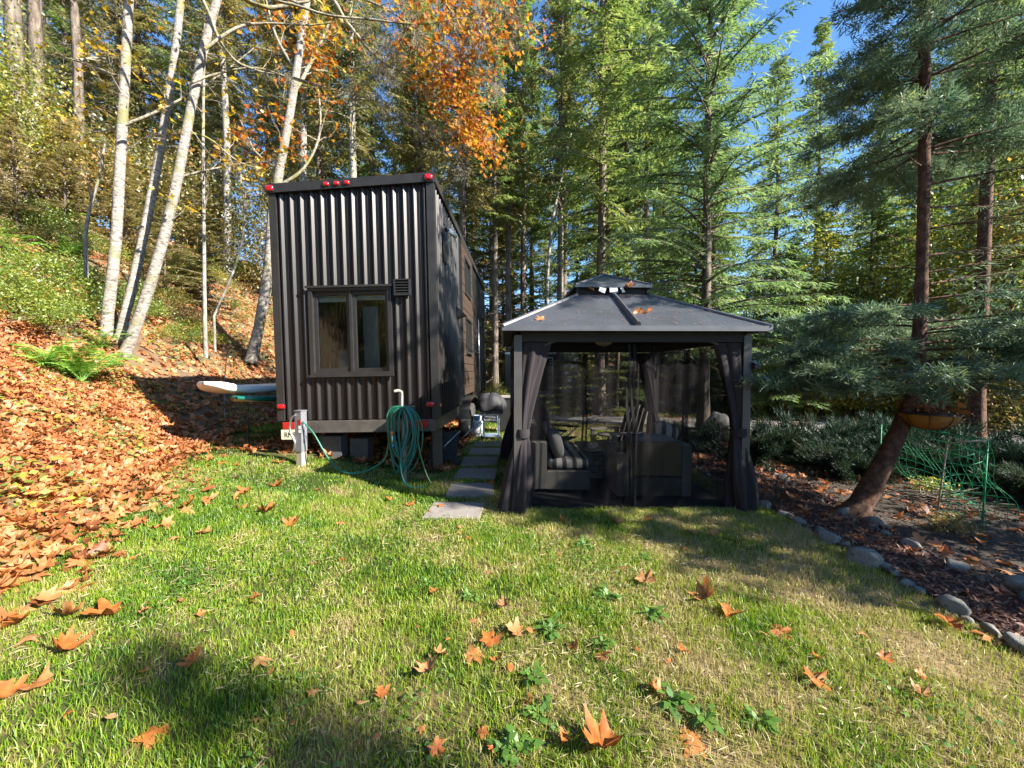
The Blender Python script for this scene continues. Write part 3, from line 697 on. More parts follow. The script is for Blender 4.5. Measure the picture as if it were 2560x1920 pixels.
# security camera on its plate
MB().box(.034, .05, .62, .86, 3.50, 3.86).build('mounting_plate', M['black_plastic'], house)
cm = MB(); cm.tube([(.05, .72, 3.82), (.12, .70, 3.88), (.16, .68, 3.95)], .014); cm.tube([(.13, .52, 3.98), (.19, .68, 3.985), (.22, .80, 3.98)], [.042, .046, .04], 12)
cmo = tag(cm.build('security_camera', M['white_plastic'], house), 'small white security camera on the side wall')
MB().tube([(.112, .47, 3.978), (.131, .525, 3.98)], [.03, .036], 12).build('lens', M['black_plastic'], cmo)
# cable along the side
MB().tube(catmull([(.06, 1.95, 2.3), (.09, 2.6, 2.22), (.10, 3.6, 2.16), (.10, 5.3, 2.12), (.06, 5.6, 2.14)], 6), .009, 5).build('cable', M['black_plastic'], house)

# ------------------------------------------------------------------ things round the house
def utility_post():
    p = on_ground(752, 1160); p = Vector((-3.08, 5.58, hz(-3.08, 5.58)))
    r = empty('utility_post', p, (0, 0, R(-14))); tag(r, 'slim grey metal utility post with stickers in front of the house', 'post')
    MB().box(-.055, .055, -.055, .055, .21, .80, bev=.004).build('post_body', M['galv'], r)
    MB().box(-.046, .046, -.046, .046, -.15, .21).build('post_foot', M['pipe_tan'], r)
    MB().box(-.062, .062, -.062, .062, .80, .812).build('cap', M['galv'], r)
    MB().tube(catmull([(-.03, -.058, .75), (-.09, -.07, .70), (-.125, -.07, .58), (-.10, -.07, .46), (-.045, -.07, .36), (-.055, -.07, .27), (-.10, -.06, .19)], 5), .014, 8).build('conduit', M['alloy'], r)
    MB().box(.004, .05, -.0575, -.0555, .60, .68).build('sticker', M['red_reflector'], r)
    MB().box(.01, .045, -.0575, -.0555, .545, .592).build('sticker', M['paper'], r)
    MB().box(.01, .045, -.0575, -.0555, .49, .535).build('sticker', M['paper'], r)
    MB().tube(catmull([(.06, .0, .62), (.075, -.01, .5), (.09, -.02, .40), (.10, -.02, .36), (.10, -.01, .44)], 4), .006, 5).build('shackle', M['alloy'], r)
utility_post()

hx, hy = -1.56, 5.52; hb = hz(hx, hy)
r = empty('standpipe', (hx, hy, hb)); tag(r, 'standpipe with a bent pale spout holding the coiled hose', 'standpipe')
MB().tube([(0, .03, -.1), (0, .03, 1.12)], .03, 10).build('post', M['pipe_tan'], r)
MB().tube(catmull([(-.03, .0, 1.0), (-.025, .0, 1.28), (-.035, -.01, 1.33), (-.08, -.03, 1.345), (-.12, -.06, 1.335)], 5), .020, 10).build('spout', M['pvc'], r)
MB().box(-.02, .16, -.02, .08, 1.07, 1.12, bev=.004).build('hook_plate', M['frame_steel'], r)
mb = MB(); mb.box(-.06, .06, .05, .12, -.1, .85); mb.build('backing_post', M['frame_steel'], r)
def hose_loops():
    rg = random.Random(5)
    def loop(mb, dx, w, h, tw, y0, drop=0):
        pts = []
        for k in range(33):
            a = 2 * math.pi * k / 32 + math.pi / 2
            rr = abs(math.sin(a))
            x = dx + w * math.cos(a) * (1.0 + .25 * math.sin(a)); zz = -h / 2 + h / 2 * math.sin(a)
            pts.append((x + .02 * math.sin(2 * a + tw), y0 + .03 * math.cos(a + tw), 1.12 + zz))
        mb.tube(pts, .0115, 7, 0, 1, cap=False)
    g = MB()
    for dx, w, h, tw, y in ((-.08, .13, .60, .1, -.03), (-.06, .16, .66, 1, -.055), (-.02, .19, .88, 2, -.08), (.02, .15, .82, .5, -.10), (.03, .12, .62, 2.5, -.06), (.06, .20, .97, 1.6, -.04), (.00, .17, .74, 3, -.12), (.05, .16, .90, .9, -.09), (-.10, .10, .98, .4, -.05)):
        loop(g, dx, w, h, tw, y)
    # run along the ground up to the utility post
    wp = [Vector((-1.68, hy - .05, 1.1)), Vector((-1.76, hy - .06, .62)), Vector((-1.84, hy - .05, .36)), Vector((-2.1, 5.45, .20)), Vector((-2.4, 5.42, .20)), Vector((-2.62, 5.45, .38)), Vector((-2.85, 5.49, .74)), Vector((-3.02, 5.52, .90))]
    g.tube(catmull([(p.x - hx, p.y - hy, p.z - hb) for p in wp], 8), .0125, 8, 0, 1)
    g.tube(catmull([(.05, -.02, 1.12), (.17, -.06, .9), (.24, -.08, .5), (.34, -.12, .18), (.42, -.15, .03)], 7), .0115, 7, 0, 1)
    o = g.build('garden_hose', [M['hose_green'], M['hose_stripe']]); o.location = (hx, hy, hb)
    tag(o, 'green and yellow striped garden hose hanging in loops from the standpipe', 'hose')
    nz = MB(); nz.tube([(-.13, -.14, .78), (-.125, -.14, .72)], .018, 10); nzo = nz.build('hose_coupling', M['orange_plastic'], o)
    MB().tube([(-.125, -.14, .72), (-.12, -.14, .60)], [.017, .013], 10).build('hose_coupling', M['alloy'], o)
    MB().tube([(-.12, -.14, .60), (-.118, -.14, .555)], .019, 10).build('hose_coupling', M['blue_plastic'], o)
    b = MB()
    loop(b, .06, .12, .86, 2.2, -.11)
    b.tube(catmull([(-.02, -.10, 1.13), (.07, -.13, 1.0), (.09, -.15, .75), (.02, -.17, .5), (0, -.18, .28), (.06, -.22, .08), (.18, -.28, .02), (.34, -.24, .03)], 7), .0115, 8)
    o = b.build('garden_hose', [M['hose_blue'], M['hose_blue']]); o.location = (hx, hy, hb)
    tag(o, 'teal hose in front of the coiled hose, its end on the grass', 'hose')
hose_loops()

def paddle_board(name, label, nose, yaw, L, w, th, rise, mats, roll=0):
    """inflatable board: top deck, rail and bottom; nose at local origin pointing -y"""
    root = empty(name, nose, (R(roll), 0, yaw)); tag(root, label, 'paddle board', 'paddle boards beside the house')
    n, m = 40, 14
    def half(t): return w / 2 * (min(1, max(0, t * (2 - t) if t < 1 else 1)) if t < 1 else 1)
    V, Ft, Fr, Fb = [], [], [], []
    for i in range(n + 1):
        s = i / n; y = s * L
        a = min(1, s / .16); b = min(1, (1 - s) / .10)
        hw = w / 2 * math.sqrt(max(0, 1 - (1 - a) ** 2)) ** .9 * math.sqrt(max(0, 1 - (1 - b) ** 2.4)); hw = max(hw, .012)
        zc = rise * max(0, 1 - s / .22) ** 2
        tt = th * min(1, .35 + .65 * min(1, s / .05))
        for j in range(m):
            ang = 2 * math.pi * j / m
            ca, sa = math.cos(ang), math.sin(ang)
            x = math.copysign(abs(ca) ** .35, ca) * hw
            zz = math.copysign(abs(sa) ** .75, sa) * tt / 2
            V.append((x, y, zc + zz))
    for i in range(n):
        for j in range(m):
            a = i * m + j; b_ = i * m + (j + 1) % m; q = (a, b_, b_ + m, a + m)
            am = 2 * math.pi * (j + .5) / m
            (Ft if math.sin(am) > .75 else Fb if math.sin(am) < -.9 else Fr).append(q)
    for nm, ff, mm in (('deck', Ft, mats[0]), ('rail', Fr, mats[1]), ('hull', Fb, mats[2])):
        used = sorted({i for f_ in ff for i in f_}); mp = {u: k for k, u in enumerate(used)}
        mb = MB(); mb.add([V[u] for u in used], [[mp[i] for i in f_] for f_ in ff], 0, True); mb.build(nm, mats[3 if False else {'deck': 0, 'rail': 1, 'hull': 2}[nm]], root)
    return root
b1 = paddle_board('paddle_board', 'white paddle board with a raised nose beside the house, above the green one', (-5.0, 6.22, 1.30), R(-11), 3.2, .80, .15, .14, (M['board_white'], M['board_white'], M['board_white']))
b2 = paddle_board('paddle_board', 'green paddle board with a cream rail, under the white one', (-4.52, 6.30, 1.14), R(-4), 3.0, .62, .11, .05, (M['board_green'], M['board_green'], M['board_cream']))
mb = MB()
rk = empty('board_rack', (-4.2, 7.0, hz(-4.2, 7.0))); tag(rk, 'thin dark rack carrying the paddle boards beside the house', 'rack')
for y in (0.0, 1.6):
    z0 = 1.02 - rk.location.z
    for x in (-.62, .3): MB().tube([(x, y, -.25), (x, y, z0 + .35)], .012, 6).build('upright', M['trim'], rk)
    MB().tube([(-.66, y, z0), (.34, y, z0)], .014, 6).build('crossbar', M['trim'], rk)

# pavers
def paver(cx, cy, w, d, rot, lab):
    o = MB().box(-w / 2, w / 2, -d / 2, d / 2, -.05, .028, bev=.008).build('paver', M['paver'])
    o.location = (cx, cy, hz(cx, cy)); o.rotation_euler = (R(random.uniform(-.6, .6)), R(random.uniform(-.6, .6)), R(rot))
    return tag(o, lab, 'paver', 'concrete stepping stones beside the gazebo')
random.seed(4)
PAVERS = ((-.66, 4.42, .64, .50), (-.56, 5.20, .63, .56), (-.56, 6.02, .63, .60), (-.57, 6.84, .63, .60), (-.54, 7.66, .63, .60), (-.52, 8.48, .63, .58))
for (cx, cy, w, d), rot, lab in zip(PAVERS, (-4, 2, -2, 1, -1, 2), ('nearest paver of the path, sunlit, with a leaf on it', 'second paver of the path, where the gazebo shade begins', 'third paver from the lawn, in shade', 'fourth paver from the lawn, in shade', 'fifth paver from the lawn, in shade', 'farthest paver of the path, in front of the grill')):
    paver(cx, cy, w, d, rot, lab)

# folded cloth wagon under the corner of the house
r = empty('folded_wagon', (-1.15, 6.55, 0.02), (0, 0, R(12))); tag(r, 'folded black cloth wagon with crossed bars under the corner of the house', 'wagon')
mb = MB(); mb.add([(-.30, 0, .06), (.18, -.05, .10), (.26, .0, .60), (-.22, .04, .52), (-.28, .16, .06), (.2, .12, .10), (.28, .16, .58), (-.2, .2, .50)], [(0, 1, 2, 3), (7, 6, 5, 4), (0, 4, 5, 1), (1, 5, 6, 2), (2, 6, 7, 3), (3, 7, 4, 0)]); mb.build('cloth', M['camp_cloth'], r)
MB().tube([(-.28, -.03, .08), (.26, -.03, .58)], .011, 6).build('bar', M['alloy'], r); MB().tube([(.18, -.07, .1), (-.22, -.0, .52)], .011, 6).build('bar', M['frame_steel'], r)
MB().tube([(.25, 0, .42), (.5, .1, .60), (.72, .2, .78)], .010, 6).build('pull_handle', M['alloy'], r)
for x, y in ((-.22, -.04), (.2, -.06)): MB().lathe([(.02, -.02), (.07, -.02), (.075, 0), (.07, .02), (.02, .02)], 14, (x, y, .07), 0, True, 'y').build('wheel', M['rubber'], r)
for i, (x, y, w) in enumerate(((-2.95, 6.35, .34), (-2.55, 6.5, .3))):
    o = MB().box(-w / 2, w / 2, -.14, .14, 0, .36, bev=.01).build('concrete_block', M['cinder']); o.location = (x, y, hz(x, y) - .02); tag(o, ('wider' if i == 0 else 'narrower') + ' grey block under the front of the house', 'block')

# propane tank
r = empty('propane_tank', (-.86, 9.55, 0.0)); tag(r, 'white propane tank on the ground beside the trailer wheel', 'propane tank')
MB().lathe([(0, .06), (.13, .06), (.152, .10), (.152, .30), (.13, .37), (.06, .41), (0, .415)], 24).build('cylinder_body', M['white_plastic'], r)
MB().lathe([(.12, 0), (.125, .05), (.12, .07)], 20).build('foot_ring', M['white_plastic'], r)
MB().lathe([(.10, .40), (.105, .52), (.095, .52), (.09, .40)], 20).build('collar', M['blue_steel'], r)
MB().tube([(0, 0, .41), (0, 0, .48), (.05, 0, .48)], .02, 8).build('valve', M['alloy'], r)
# covered grill on a tubular cart
r = empty('grill', (-.50, 9.05, 0.0), (0, 0, R(8))); tag(r, 'barbecue grill on a tubular cart under a crumpled grey cover', 'grill')
mb = MB(); rg = rnd(3)
pr = [(.02, 1.10), (.18, 1.08), (.27, 1.0), (.33, .88), (.35, .76), (.33, .72)]
vs, fs, n = [], [], 28
for rr_, z in pr:
    for j in range(n):
        a = 2 * math.pi * j / n; k = 1 + .07 * math.sin(5 * a + z * 9) + .05 * math.sin(9 * a + 3)
        vs.append((rr_ * math.cos(a) * k * 1.05, rr_ * math.sin(a) * k * .7, z + .02 * math.sin(4 * a)))
fs = [(i * n + j, i * n + (j + 1) % n, (i + 1) * n + (j + 1) % n, (i + 1) * n + j) for i in range(len(pr) - 1) for j in range(n)]
mb.add(vs, fs, 0, True); mb.build('grill_cover', M['cover_grey'], r)
MB().box(-.27, .27, -.18, .18, .62, .74, bev=.03).build('fire_box', M['trim'], r)
for x in (-.17, .17):
    for y in (-.16, .16): MB().tube([(x, y, .05), (x, y, .64)], .013, 7).build('leg', M['blue_steel'], r)
MB().box(-.22, .22, -.19, .19, .10, .125).build('lower_shelf', M['blue_steel'], r)
MB().box(-.26, .26, -.235, -.205, .60, .625).build('front_rail', M['alloy'], r)
for x in (-.21, .21): MB().lathe([(.01, -.02), (.06, -.02), (.065, 0), (.06, .02), (.01, .02)], 14, (x, .0, .062), 0, True, 'x').build('wheel', M['rubber'], r)
# cabinet behind the grill
r = empty('storage_box', (-.12, 10.1, 0)); tag(r, 'dark upright storage box behind the grill', 'box')
MB().box(-.26, .26, -.2, .2, .06, .92, bev=.01).build('carcass', M['frame_steel'], r); MB().box(-.29, .29, -.23, .23, .92, .97, bev=.01).build('lid', M['grey_wood'], r)
MB().box(-.24, .24, -.215, -.201, .1, .88).build('door', M['trim'], r)

# cargo trailer beyond the driveway
r = empty('cargo_trailer', (1.75, 19.5, hz(1.75, 19.5)), (0, 0, R(6))); tag(r, 'black cargo trailer with an aluminium framed door beyond the driveway', 'trailer')
MB().box(-2.1, .62, 0, 1.9, .40, 2.50, bev=.03).build('trailer_body', M['trailer_black'], r)
mb = MB(); mb.add([(.62, .0, .40), (1.75, .35, .40), (1.75, 1.55, .40), (.62, 1.9, .40), (.62, .0, 2.5), (1.75, .35, 2.5), (1.75, 1.55, 2.5), (.62, 1.9, 2.5)], [(0, 1, 5, 4), (1, 2, 6, 5), (2, 3, 7, 6), (4, 5, 6, 7), (3, 2, 1, 0)]); mb.build('trailer_nose', M['trailer_grey'], r)
mb = MB(); mb.box(-2.12, .62, -.02, 0, 2.44, 2.53); mb.build('roof_rail', M['aluminium'], r)
mb = MB(); mb.add([(.62, -.01, 2.44), (1.76, .34, 2.44), (1.76, .34, 2.53), (.62, -.01, 2.53)], [(0, 1, 2, 3)]); mb.build('roof_rail', M['aluminium'], r)
mb = MB(); mb.add([(.64, -.006, .42), (1.74, .336, .42), (1.74, .336, 1.15), (.64, -.006, 1.15)], [(0, 1, 2, 3)]); mb.build('stone_guard', M['aluminium'], r)
mb = MB(); mb.box(-.62, -.56, -.03, 0, .5, 2.3); mb.box(.28, .34, -.03, 0, .5, 2.3); mb.box(-.56, .28, -.03, 0, 2.24, 2.3); mb.box(-.56, .28, -.03, 0, .5, .56)
do = mb.build('door', M['aluminium'], r)
for z in (.75, 1.95): MB().box(.10, .46, -.05, -.031, z, z + .06).build('hinge', M['aluminium'], do)
MB().box(-.52, -.44, -.06, -.031, 1.25, 1.4).build('handle', M['alloy'], do)
MB().box(-2.12, .62, -.03, -.001, .36, .46).build('skirt', M['aluminium'], r)
for x in (-1.6, -.95): MB().lathe([(.12, -.1), (.27, -.1), (.3, -.05), (.3, .05), (.27, .1), (.12, .1)], 20, (x, -.03, .30), 0, True, 'y').build('wheel', M['rubber'], r)
MB().tube([(1.7, .95, .42), (2.7, .95, .42)], .05, 6).build('tongue', M['trim'], r)
# bench with a blue bundle on it
r = empty('picnic_table', (3.55, 16.6, hz(3.55, 16.6)), (0, 0, R(5))); tag(r, 'dark picnic table on the far grass, right of the cargo trailer', 'table')
MB().box(-.9, .9, -.35, .35, .70, .75).build('table_top', M['frame_steel'], r)
for y in (-.7, .55): MB().box(-.9, .9, y, y + .16, .42, .46).build('bench_seat', M['frame_steel'], r)
for x in (-.7, .7):
    for s in (-1, 1): MB().tube([(x, s * .12, .70), (x, s * .62, 0)], .035, 6).build('leg', M['frame_steel'], r)
mb = MB(); cushion(mb, -.75, .35, -.3, .3, .752, 1.05, 6, 3.2); o = mb.build('tarp_bundle', mat('pale blue tarp', (.10, .24, .40), (.42, .50, .58), rough=.5, scale=3, bump=.4, bscale=5)); o.location = r.location; o.rotation_euler = (0, 0, R(5)); tag(o, 'pale blue wrapped bundle on the picnic table', 'bundle')
# ------------------------------------------------------------------ gazebo
gz = empty('gazebo', (1.36, 5.76, 0.0), (0, 0, R(1.2)))
tag(gz, 'dark gazebo with a grey two-tier metal roof, netting and tied curtains', 'gazebo')
PH, RH = 1.32, 1.50                                 # half post spacing, half roof
ZE, ZT, VH = 2.13, 2.66, 0.50                       # eave, top of the main roof, half width of the vent opening
VZ, VE, VA = 2.80, 0.52, 3.06                       # upper tier eave, half width, apex
for sx in (-1, 1):
    for sy in (-1, 1):
        p = MB().box(sx * PH - .045, sx * PH + .045, sy * PH - .045, sy * PH + .045, 0, 2.05, bev=.006).build('post', M['gaz_post'], gz)
        MB().box(sx * PH - .09, sx * PH + .09, sy * PH - .09, sy * PH + .09, -.02, .012).build('base_plate', M['gaz_post'], p)
        for ax in (0, 1):
            pts = []
            for k in range(9):
                a = math.pi / 2 * k / 8; o = .52 * (1 - math.cos(a)); zz = 1.50 + .50 * math.sin(a)
                pts.append((sx * PH - sx * o - sx * .045 * (ax == 0), sy * PH, zz) if ax == 0 else (sx * PH, sy * PH - sy * o - sy * .045, zz))
            MB().tube(pts, .017, 7).build('arch_brace', M['gaz_post'], p)
for s in (-1, 1):
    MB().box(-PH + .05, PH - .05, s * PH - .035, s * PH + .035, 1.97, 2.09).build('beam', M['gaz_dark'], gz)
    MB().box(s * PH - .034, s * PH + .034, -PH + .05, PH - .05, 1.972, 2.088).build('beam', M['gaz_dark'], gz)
def rot4(k): return Matrix.Rotation(k * math.pi / 2, 4, 'Z')
MIDT = 0.48
def lerp(a, b, t): return tuple(x + (y - x) * t for x, y in zip(a, b))
for k in range(4):
    Rk = rot4(k)
    A, B, C, D = (-RH, -RH, ZE), (RH, -RH, ZE), (VH, -VH, ZT), (-VH, -VH, ZT)
    for hs in (0, 1):
        for lvl in (0, 1):
            t0, t1 = ((0, MIDT), (MIDT, 1))[lvl]
            l0, l1 = lerp(A, D, t0), lerp(A, D, t1); r0, r1 = lerp(B, C, t0), lerp(B, C, t1)
            m0, m1 = lerp(l0, r0, .5), lerp(l1, r1, .5)
            q = (l0, m0, m1, l1) if hs == 0 else (m0, r0, r1, m1)
            up = .006 * lvl
            top = [(x, y, z + up) for x, y, z in q]; bot = [(x, y, z + up - .012) for x, y, z in q]
            mb = MB(); mb.add([Rk @ Vector(v) for v in top + bot], [(0, 1, 2, 3), (7, 6, 5, 4), (0, 4, 5, 1), (1, 5, 6, 2), (2, 6, 7, 3), (3, 7, 4, 0)])
            mb.build('roof_panel', M['roof_metal'], gz)
    # centre rib and hip cap
    def cap(p, q, w, h, name, n=6):
        p, q = Vector(p), Vector(q); d = (q - p).normalized(); side = d.cross(Vector((0, 0, 1))).normalized(); up = side.cross(d)
        mb = MB(); V = []
        prof = [(-w, 0), (-w * .75, h), (-w * .3, h * 1.35), (w * .3, h * 1.35), (w * .75, h), (w, 0)]
        for e in (p, q): V += [Rk @ (e + side * a + up * (b - .004)) for a, b in prof]
        m_ = len(prof); mb.add(V, [(i, i + 1, m_ + i + 1, m_ + i) for i in range(m_ - 1)] + [tuple(range(m_))[::-1], tuple(range(m_, 2 * m_))])
        return mb.build(name, M['roof_trim'], gz)
    cap(lerp(A, B, .5), lerp(D, C, .5), .032, .045, 'roof_rib')
    cap(A, D, .035, .022, 'hip_cap')
    MB_ = MB(); MB_.box(-RH, RH, -RH - .012, -RH + .01, ZE - .05, ZE + .008, mat=Rk); MB_.build('eave_trim', M['roof_trim'], gz)
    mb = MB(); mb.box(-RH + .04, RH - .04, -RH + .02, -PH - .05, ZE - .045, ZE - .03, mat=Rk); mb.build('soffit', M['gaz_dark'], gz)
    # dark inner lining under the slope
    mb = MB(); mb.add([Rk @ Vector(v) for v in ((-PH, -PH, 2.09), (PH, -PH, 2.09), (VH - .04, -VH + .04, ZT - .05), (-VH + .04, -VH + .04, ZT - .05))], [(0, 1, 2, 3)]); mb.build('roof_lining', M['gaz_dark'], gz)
    # upper tier
    a, b, c = (-VE, -VE, VZ), (VE, -VE, VZ), (0, 0, VA)
    mb = MB(); mb.add([Rk @ Vector(v) for v in (a, b, c, (-VE, -VE, VZ - .02), (VE, -VE, VZ - .02), (0, 0, VA - .03))], [(0, 1, 2), (5, 4, 3), (0, 3, 4, 1)]); mb.build('vent_roof_panel', M['roof_metal'], gz)
    cap(a, c, .026, .016, 'hip_cap')
    mb = MB(); mb.box(-VE, VE, -VE - .01, -VE + .012, VZ - .035, VZ + .006, mat=Rk); mb.build('eave_trim', M['roof_trim'], gz)
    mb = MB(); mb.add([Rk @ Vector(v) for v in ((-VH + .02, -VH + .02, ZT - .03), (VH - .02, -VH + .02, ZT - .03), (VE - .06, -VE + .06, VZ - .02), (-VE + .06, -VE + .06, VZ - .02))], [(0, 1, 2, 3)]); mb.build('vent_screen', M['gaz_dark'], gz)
    mb = MB(); mb.box(-VH, -VH + .03, -VH, -VH + .03, ZT, VZ, mat=Rk); mb.build('vent_post', M['gaz_dark'], gz)
mb = MB(); mb.lathe([(.0, VA + .02), (.035, VA + .015), (.05, VA - .01)], 14); mb.build('finial', M['roof_trim'], gz)
for x, w, rz in ((-.15, .045, 25), (.0, .055, 0), (.12, .018, -20)):
    o = MB().box(-w, w, -.002, .002, -.045, .045).build('paper_tag', M['paper'], gz); o.location = (x, -VH - .03, 2.735); o.rotation_euler = (R(-18), R(rz * .9), 0)
# lamp hanging under the roof
lp = MB(); lp.tube([(0, 0, 2.55), (0, 0, 2.12)], .006, 6); lo = lp.build('ceiling_lamp', M['trim'], gz); lo.location = (-.08, -.35, 0)
MB().lathe([(.03, 2.12), (.16, 2.08), (.15, 2.06), (.08, 2.00), (.0, 1.98)], 20).build('lamp_shade', M['lamp_glass'], lo)
MB().tube([(0, 0, 2.0), (0, 0, 1.96)], .012, 6).build('lamp_tip', M['trim'], lo)
# solar light on the right front post
s = MB().box(PH + .05, PH + .10, -PH - .1, -PH + .01, 1.66, 1.73, bev=.005).build('solar_light', M['black_plastic'], gz)
mb = MB(); mb.add([(PH + .045, -PH - .13, 1.715), (PH + .13, -PH - .13, 1.70), (PH + .13, -PH + .02, 1.76), (PH + .045, -PH + .02, 1.775)], [(0, 1, 2, 3)]); mb.build('solar_panel', mat('solar cell', (.05, .09, .16), (.08, .13, .22), rough=.15, spec=.8), s)

# curtains tied back at the posts
def curtain(px, py, dx, top_off, seed, zt=1.96, tie=.92, yo=0.0, width=.26):
    rg = random.Random(seed); n, m = 72, 34; V = []
    ph = [rg.uniform(0, 6.28) for _ in range(6)]
    for i in range(m + 1):
        z = zt - (zt - .015) * i / m
        if z > tie:
            t = (z - tie) / (zt - tie); cx = px + dx * (.06 + top_off * t ** 1.4); rx = .062 + width * t ** 1.4 * .42; ry = .05 + .02 * t
            fold = .18 + .20 * (1 - t)
        else:
            t = (tie - z) / tie; cx = px + dx * (.06 - .10 * t); rx = .062 + .095 * min(1, t * 1.6) ** .8; ry = .055 + .06 * min(1, t * 1.6); fold = .2 + .24 * t
        if abs(z - tie) < .05: rx *= .86; ry *= .86
        for j in range(n):
            a = 2 * math.pi * j / n
            k = 1 + fold * (.55 * math.sin(5 * a + ph[0] + 1.3 * z) + .40 * math.sin(9 * a + ph[1] - 1.1 * z) + .35 * math.sin(3 * a + ph[2] + 2.1 * z) + .15 * math.sin(17 * a + ph[3] + 4 * z))
            V.append((cx + rx * k * math.cos(a), py + yo + ry * k * math.sin(a), z + (0 if i < m else .02 * math.sin(5 * a))))
    Fs = [(i * n + j, (i + 1) * n + j, (i + 1) * n + (j + 1) % n, i * n + (j + 1) % n) for i in range(m) for j in range(n)]
    mb = MB(); mb.add(V, Fs, 0, True); o = mb.build('curtain', M['curtain'], gz)
    bd = MB(); bd.lathe([(.085, tie - .05), (.092, tie), (.085, tie + .05)], 20, (px + dx * .05, py + yo * .6, 0)); bd.build('tie_band', M['curtain'], o)
    return o
tag(curtain(-PH, -PH, 1, .13, 1, yo=.03), 'plum curtain tied at the front left post')
tag(curtain(PH, -PH, -1, .13, 2, yo=.03), 'dark curtain tied at the front right post')
curtain(PH, PH, -1, .22, 3, yo=-.02, width=.34); curtain(-PH, PH, 1, .22, 4, yo=-.02)
# netting, two panels a side, hanging in soft folds
def net(side, half, seed):
    rg = random.Random(seed); n, m = 56, 14; V = []; p = [rg.uniform(0, 6.28) for _ in range(4)]
    u0, u1 = ((-PH + .06, -.0), (.0, PH - .06))[half]
    for i in range(m + 1):
        z = 1.95 - 1.93 * i / m; t = i / m
        for j in range(n + 1):
            u = u0 + (u1 - u0) * j / n
            bunch = math.exp(-((u - (u1 if half == 0 else u0)) / .12) ** 2)
            y = -(PH - .06) + .016 * math.sin(u * 14 + p[0]) * (.3 + t) + .010 * math.sin(u * 37 + p[1] + t) + .035 * bunch * math.sin(u * 70 + p[2] + 2 * t)
            V.append(rot4(side) @ Vector((u, y - (.012 if half else 0), z)))
    Fs = [(i * (n + 1) + j, i * (n + 1) + j + 1, (i + 1) * (n + 1) + j + 1, (i + 1) * (n + 1) + j) for i in range(m) for j in range(n)]
    mb = MB(); mb.add(V, Fs, 0, True); o = mb.build('netting', M['net'], gz)
    e = u1 if half == 0 else u0; hem = MB(); W2 = []
    for i in range(m + 1):
        z = 1.95 - 1.93 * i / m
        for du in (-.022, 0, .022): W2.append(rot4(side) @ Vector((e + du + .012 * math.sin(z * 6 + p[0]) + (.03 if half else -.03), -(PH - .06) - .03 + .012 * math.cos(z * 9 + du * 60), z)))
    hem.add(W2, [(i * 3 + j, i * 3 + j + 1, i * 3 + j + 4, i * 3 + j + 3) for i in range(m) for j in range(2)], 0, True); hem.build('netting_hem', M['net_hem'], o)
for sd_ in range(4):
    for hf in (0, 1): net(sd_, hf, 10 + sd_ * 2 + hf)

rug = MB().box(-1.26, 1.26, -1.26, 1.26, 0, .018, bev=.004).build('rug', M['rug']); rug.location = (1.36, 5.76, hz(1.36, 5.76) + .012); rug.rotation_euler = (0, 0, R(1.2))
tag(rug, 'charcoal rug covering the gazebo floor', 'rug')
FZ = rug.location.z + .018

# wicker sofa seen from its open end
r = empty('wicker_sofa', (.30, 5.0, FZ)); tag(r, 'grey wicker sofa with a striped seat cushion, left inside the gazebo', 'sofa')
MB().box(.16, .72, .0, 1.45, .04, .30, bev=.015).build('seat_base', M['wicker_grey'], r)
MB().box(-.06, .16, .0, 1.45, .04, .68, bev=.02).build('backrest', M['wicker_grey'], r)
mb = MB(); cushion(mb, .17, .74, .02, .72, .30, .44, 6, 6.0); mb.build('seat_cushion', M['striped'], r)
mb = MB(); cushion(mb, .17, .74, .73, 1.43, .30, .44, 6, 6.0); mb.build('seat_cushion', M['striped'], r)
for x in (-.02, .68):
    for y in (.04, 1.41): MB().tube([(x, y, 0), (x, y, .05)], .02, 6).build('leg', M['trim'], r)
mb = MB(); Mx = Matrix.Translation((.30, .24, .62)) @ Matrix.Rotation(R(-14), 4, 'Y'); cushion(mb, -.09, .09, -.22, .22, -.20, .20, 7, 3.0, 0, Mx); o = mb.build('throw_pillow', M['pillow']); o.location = r.location
tag(o, 'plain grey pillow leaning on the sofa back', 'pillow')
mb = MB(); Mx = Matrix.Translation((.28, 1.05, .62)) @ Matrix.Rotation(R(-16), 4, 'Y'); cushion(mb, -.08, .08, -.2, .2, -.19, .19, 7, 3.0, 0, Mx); o = mb.build('throw_pillow', M['striped']); o.location = r.location
tag(o, 'striped pillow farther along the grey sofa', 'pillow')
# second sofa, back to the viewer
r = empty('wicker_loveseat', (1.42, 4.72, FZ)); tag(r, 'brown wicker loveseat with its back to the lawn, right inside the gazebo', 'loveseat')
MB().box(.0, .68, .0, .10, .30, .72, bev=.015).build('backrest', M['wicker_brown'], r)
MB().box(.0, .68, .0, .62, .05, .29, bev=.01).build('seat_base', M['trim'], r)
MB().box(.685, .80, -.01, .66, .04, .70, bev=.02).build('armrest', M['wicker_grey'], r); MB().box(-.12, -.005, -.01, .66, .04, .60, bev=.02).build('armrest', M['wicker_grey'], r)
mb = MB(); cushion(mb, .01, .67, .11, .62, .29, .43, 6, 6.0); mb.build('seat_cushion', M['striped'], r)
mb = MB(); cushion(mb, .01, .67, .11, .25, .42, .80, 6, 4.0); mb.build('back_cushion', M['pillow'], r)
mb = MB(); Mx = Matrix.Translation((.55, .25, .80)) @ Matrix.Rotation(R(18), 4, 'Y') @ Matrix.Rotation(R(15), 4, 'X'); cushion(mb, -.18, .18, -.07, .07, -.15, .15, 7, 3.0, 0, Mx); o = mb.build('throw_pillow', M['striped']); o.location = r.location; tag(o, 'striped pillow lying over the loveseat back', 'pillow')
